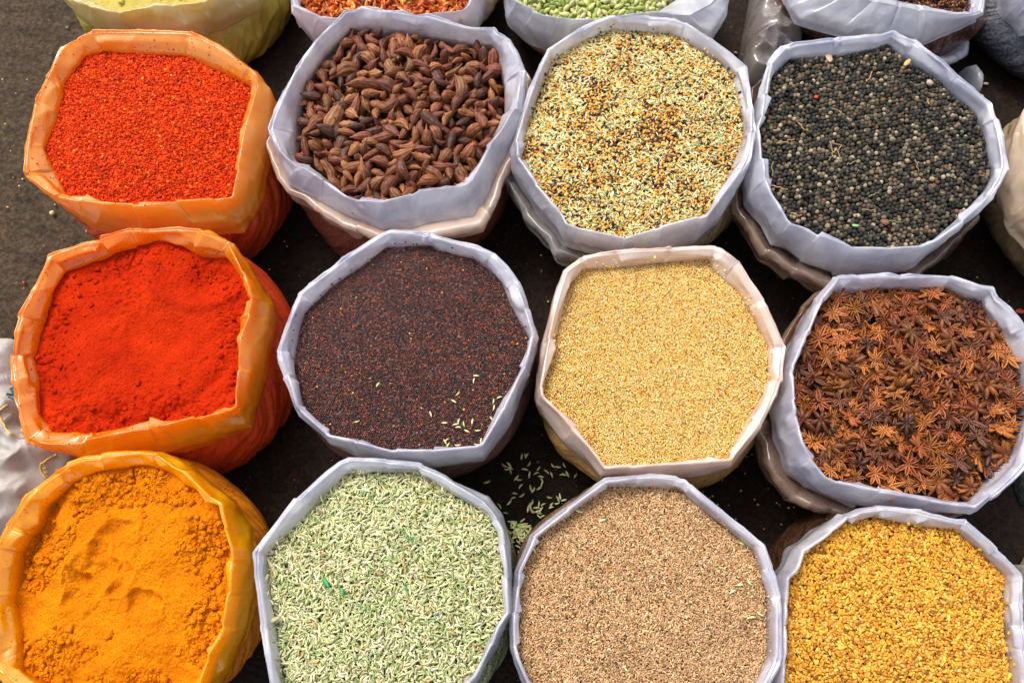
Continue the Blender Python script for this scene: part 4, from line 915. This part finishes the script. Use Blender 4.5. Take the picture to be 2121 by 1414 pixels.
for i, q in enumerate(pp):
    p = unproj([q], 0)[0]; place(gr, 'millet_grain', (p[0], p[1], .0012), np.eye(3), .0013 * (1 + .3 * math.sin(i * 3)), 'tiny yellow millet grain dropped on the dark ground', 'millet grain', 'millet grains dropped on the ground')
p = unproj([(110, 443)], 0)[0]; place(gr, 'chickpea', (p[0], p[1], .003), np.eye(3), .0042, 'pale round pea on the ground left of the chilli flakes sack', 'pea', None)
for i, (x, y, sx_, c_) in enumerate([(2041, 175, .005, (.55, .36, .22)), (2030, 200, .006, (.45, .35, .12)), (2034, 214, .006, (.30, .27, .08)), (2112, 645, .008, (.40, .06, .03))]):
    p = unproj([(x, y)], 0)[0]; V, Fc = ICO2; W = V * (1 + .4 * noise3(V * 1.5, 1, i)[:, None]) * np.array([sx_, sx_ * .5, .0015]) + np.array([p[0], p[1], .002])
    tag(link_mesh('food_crumb', W, [Fc], M_stalk, None, np.broadcast_to(np.array(c_), V.shape)), ['pinkish crumb on the ground beside the black bag', 'yellowish crumb on the ground right of the peppercorn sack', 'olive crumb just below the yellowish one', 'red crumb on the ground near the tan sack'][i], 'crumb')

ms = Mass(); r = np.random.default_rng(77); Q = np.column_stack([r.uniform(-.85, .85, 1500), r.uniform(-.35, 1.05, 1500)]); n_ = len(Q)
ms.inst(CHK, np.column_stack([Q, np.full(n_, .0005)]), rnd_rot(n_, 1, 78), sc3(n_, .0014, .0010, .0007, .45, 79), col_pick(n_, [(.10, .07, .05), (.22, .16, .10), (.04, .03, .03), (.40, .30, .16), (.35, .07, .02), (.28, .30, .12)], [30, 18, 20, 5, 4, 4], .3, 80))
tag(ms.build('grit', M_seed_matt), kind='stuff')
# ------------------------------------------------------------------ crumpled loose bags
def heap_sheet(name, corners_px, zmax, mat, label, cat, seed, nu=150, nv=190, foldamp=.014, foldsc=9, extra=None, parent=None, pw=.45, fine=.002, zbase=0.0):
    """a slumped bag: closed pillow whose top is folded; outline given on the ground by photo pixels (polygon)"""
    pl = unproj(corners_px, zbase); c = pl.mean(0); T = np.linspace(0, 2 * PI, nu, endpoint=False); rad = gsm(ray_poly(pl, c, T), 1.5)
    qs = np.linspace(0, 1, nv // 2); rows = []
    for q in qs: rows.append(np.column_stack([c[0] + rad * q * np.cos(T), c[1] + rad * q * np.sin(T), np.full(nu, q)]))
    P = np.concatenate(rows); q = P[:, 2].copy(); P[:, 2] = 0
    env = (1 - q ** 3) ** pw; w_ = P + .03 * np.stack([noise3(P, 8, seed + 1), noise3(P, 8, seed + 2), 0 * q], 1)
    fo = 1 - np.abs(noise3(w_, foldsc, seed)) * 3; fo2 = 1 - np.abs(noise3(w_, foldsc * 2.3, seed + 4)) * 3
    z = zbase + env * (zmax + fo * foldamp + fo2 * foldamp * .45 + noise3(P, 60, seed) * fine)
    P[:, 2] = np.maximum(z, .001)
    bot = P[(len(qs) - 1) * nu:].copy(); bot[:, 2] = .0005 
    V = np.concatenate([P, bot]); off = np.array([c[0], c[1], 0])
    o = link_mesh(name, V - off, [grid_faces(nu, len(qs) + 1)], mat, parent, None, True, {'dust': np.full(len(V), .3)}); o.location = off
    tag(o, label, cat)
    def zf(px):
        z_ = zmax * .8
        for _ in range(4):
            Q = unproj(px, z_); d = Q - c; th = np.arctan2(d[:, 1], d[:, 0]) % (2 * PI); qq = np.clip(np.linalg.norm(d, axis=1) / np.interp(th, T, rad, period=2 * PI), 0, .99)
            Q3 = np.column_stack([Q, 0 * qq]); w2 = Q3 + .03 * np.stack([noise3(Q3, 8, seed + 1), noise3(Q3, 8, seed + 2), 0 * qq], 1)
            z_ = zbase + (1 - qq ** 3) ** pw * (zmax + (1 - np.abs(noise3(w2, foldsc, seed)) * 3) * foldamp + (1 - np.abs(noise3(w2, foldsc * 2.3, seed + 4)) * 3) * foldamp * .45)
        return np.column_stack([Q, z_ + .0018]) - off
    return o, zf
# woven plastic cloth
m, n, b, o = newmat('white woven sack cloth'); tc = N(n, 'ShaderNodeTexCoord').outputs['Object']
f = noise_out(n, 14, 5, .65, tc, .8); c = ramp(n, f, [(.3, (.16, .11, .075)), (.45, (.36, .32, .28)), (.7, (.50, .48, .465))])
wx = N(n, 'ShaderNodeTexWave', bands_direction='X'); wy = N(n, 'ShaderNodeTexWave', bands_direction='Y')
for w_ in (wx, wy): w_.inputs['Scale'].default_value = 210; w_.inputs['Distortion'].default_value = 4.0; n.links.new(tc, w_.inputs['Vector'])
wm_ = N(n, 'ShaderNodeMath', operation='ADD'); n.links.new(wx.outputs['Fac'], wm_.inputs[0]); n.links.new(wy.outputs['Fac'], wm_.inputs[1])
c = mixc(n, 1.0, c, ramp(n, wm_.outputs[0], [(.1, (.94, .935, .93)), (1, (1.03, 1.03, 1.03))]), 'MULTIPLY'); n.links.new(c, b.inputs['Base Color']); b.inputs['Roughness'].default_value = .5
bump(n, wm_.outputs[0], .3, .0008, b); M_woven = m
ws, wz = heap_sheet('woven_sack', [(-220,640),(0,706),(42,700),(70,760),(110,900),(160,930),(160,975),(95,1075),(20,1150),(-220,1200)], .050, M_woven, 'crumpled dirty white woven sack with yellow and teal print by the left edge', 'woven sack', 41, foldamp=.027, foldsc=14, fine=.003)
M_yprint = m_seed('yellow print', .6, .2); 
def stroke(pts_px, wpx, col, name='printed_mark', zf=wz, par=ws):
    P = zf(np.array(pts_px, float)); ms = Mass(); d = np.gradient(P, axis=0); side = np.cross(d, [0, 0, 1]); side /= np.linalg.norm(side, axis=1)[:, None] + 1e-9; w_ = wpx * MM * .5
    V = np.stack([P - side * w_, P + side * w_], 1).reshape(-1, 3); i = np.arange(len(P) - 1) * 2; ms.add(V, np.stack([i, i + 1, i + 3, i + 2], 1), np.array(col)); return ms.build(name, M_yprint, par)
yc = (.72, .42, .06)
z13 = (0, 650, .35354)
def arc(cx, cy, rx, ry, a0, a1, n=26): return [(cx + rx * math.cos(math.radians(t)), cy + ry * math.sin(math.radians(t))) for t in np.linspace(a0, a1, n)]
stroke(Z(arc(150, 600, 140, 125, 215, 80), *z13), 2.6, yc)
for (a, b_) in [((50,570),(85,575)), ((62,590),(100,600)), ((75,560),(80,600)), ((95,620),(130,610)), ((105,640),(130,650)), ((118,660),(150,665)), ((125,670),(135,690)), ((140,690),(160,700))]:
    stroke(Z(wig(a, b_, 6, 1.5, a[0]), *z13), 3.0, yc)
stroke(Z(arc(330, 890, 95, 85, 250, 110), *z13), 3.2, yc)
for (a, b_) in [((248,850),(268,846)), ((244,880),(262,884)), ((250,905),(275,900)), ((262,925),(290,935)), ((275,945),(300,958)), ((262,822),(270,815))]:
    stroke(Z(wig(a, b_, 6, 1.5, a[0]), *z13), 3.0, yc)
tl = (.015, .12, .14)
for (a, b_, w_) in [((60,440),(80,425),4), ((65,450),(88,462),6), ((40,470),(70,475),6), ((48,488),(72,498),5), ((78,480),(90,515),5), ((72,440),(72,470),4)]:
    stroke(Z(wig(a, b_, 6, 1, a[0]), *z13), w_, tl)
# bag of pink salt
m, n, b, o = newmat('pink salt in film'); tc = N(n, 'ShaderNodeTexCoord').outputs['Object']
f = noise_out(n, 120, 4, .7, tc); f2 = noise_out(n, 14, 3, .6, tc); c = ramp(n, f, [(.38, (.38, .09, .06)), (.5, (.62, .34, .28)), (.62, (.80, .70, .68))])
c = mixc(n, ramp(n, f2, [(.4, (0, 0, 0)), (.7, (.7, .7, .7))]), c, (.75, .68, .66)); n.links.new(c, b.inputs['Base Color']); b.inputs['Coat Weight'].default_value = .4; b.inputs['Roughness'].default_value = .45; bump(n, f, .4, .002, b)
heap_sheet('salt_bag', [(-200,960),(0,975),(22,995),(46,1040),(48,1080),(20,1120),(-200,1180)], .080, m, 'clear bag of coarse pinkish red salt against the woven sack', 'bag', 43, foldamp=.008, foldsc=12)
# empty clear bag lying between two sacks
heap_sheet('empty_bag', [(1560,-40),(1600,-40),(1640,60),(1660,120),(1600,150),(1575,205),(1535,200),(1520,175),(1535,90)], .062, m_film('crumpled clear film', (.32, .27, .24), (.52, .48, .47), .16, .2, .35, (.3, .2, .1), .4),
    'crumpled empty clear plastic bag beside the clove sack', 'plastic bag', 45, foldamp=.022, foldsc=16, pw=.6)
# film tab poking out by the pepper sack
o_, _ = heap_sheet('film_scrap', [(1975,160),(1992,158),(2012,200),(2004,235),(1985,210)], .05, m_film('scrap film', (.4, .42, .44), (.6, .62, .66), .2, .2, .35), 'small upright scrap of clear film behind the peppercorn sack', 'film scrap', 46, foldamp=.006, foldsc=30)
# burlap scrap, green sprig cloth and chilli bag at the right edge
m, n, b, o = newmat('grey burlap'); tc = N(n, 'ShaderNodeTexCoord').outputs['Object']; f = noise_out(n, 120, 4, .6, tc); n.links.new(ramp(n, f, [(.3, (.17, .15, .11)), (.7, (.36, .33, .25))]), b.inputs['Base Color']); b.inputs['Roughness'].default_value = .9; bump(n, f, .6, .002, b)
heap_sheet('burlap_cloth', [(2088,1168),(2112,1170),(2122,1150),(2200,1130),(2220,1290),(2105,1290),(2100,1230)], .03, m, 'frayed grey burlap cloth on the ground by the right edge', 'cloth', 47, foldamp=.008, foldsc=14)
m, n, b, o = newmat('dark green cloth'); tc = N(n, 'ShaderNodeTexCoord').outputs['Object']; f = noise_out(n, 160, 4, .7, tc); n.links.new(ramp(n, f, [(.4, (.012, .018, .014)), (.7, (.07, .09, .07))]), b.inputs['Base Color']); bump(n, f, .8, .004, b)
heap_sheet('dark_rag', [(2098,985),(2118,965),(2180,960),(2180,1050),(2112,1045),(2100,1015)], .02, m, 'dark greenish rag at the right edge below the star anise', 'rag', 48, foldamp=.008, foldsc=20)
e = empty('chilli_bag', (*unproj([(2165, 1330)], 0)[0], 0)); tag(e, 'clear bag of whole dried red chillies at the right edge', 'bag of chillies')
cb, zf = heap_sheet('film', [(2104,1275),(2118,1245),(2150,1225),(2230,1240),(2260,1380),(2200,1440),(2135,1420),(2108,1340)], .10, FG, None, None, 49, foldamp=.010, foldsc=14)
cb.parent = e; cb.location = cb.location - e.location
r = np.random.default_rng(3)
for i in range(26):
    px = np.array([2128 + r.uniform(-6, 90), 1300 + r.uniform(-50, 90)]); q = unproj([px], .07)[0]; a = r.uniform(0, 3.14); t = np.linspace(-1, 1, 9); L = .022
    pts = np.column_stack([q[0] + L * t * math.cos(a) + .004 * t * t, q[1] + L * t * math.sin(a), .070 + r.uniform(-.02, .012) - .004 * t * t]); V, Fq = tube(pts, .0055 * np.clip(1.1 - np.abs(t) ** 3, .15, 1), 8)
    c_ = np.array([(.50, .05, .02), (.35, .03, .015), (.55, .12, .04)][i % 3]); o_ = link_mesh('dried_chilli', V - np.array(e.location), [Fq], M_seed_gl, e, np.broadcast_to(c_, V.shape))
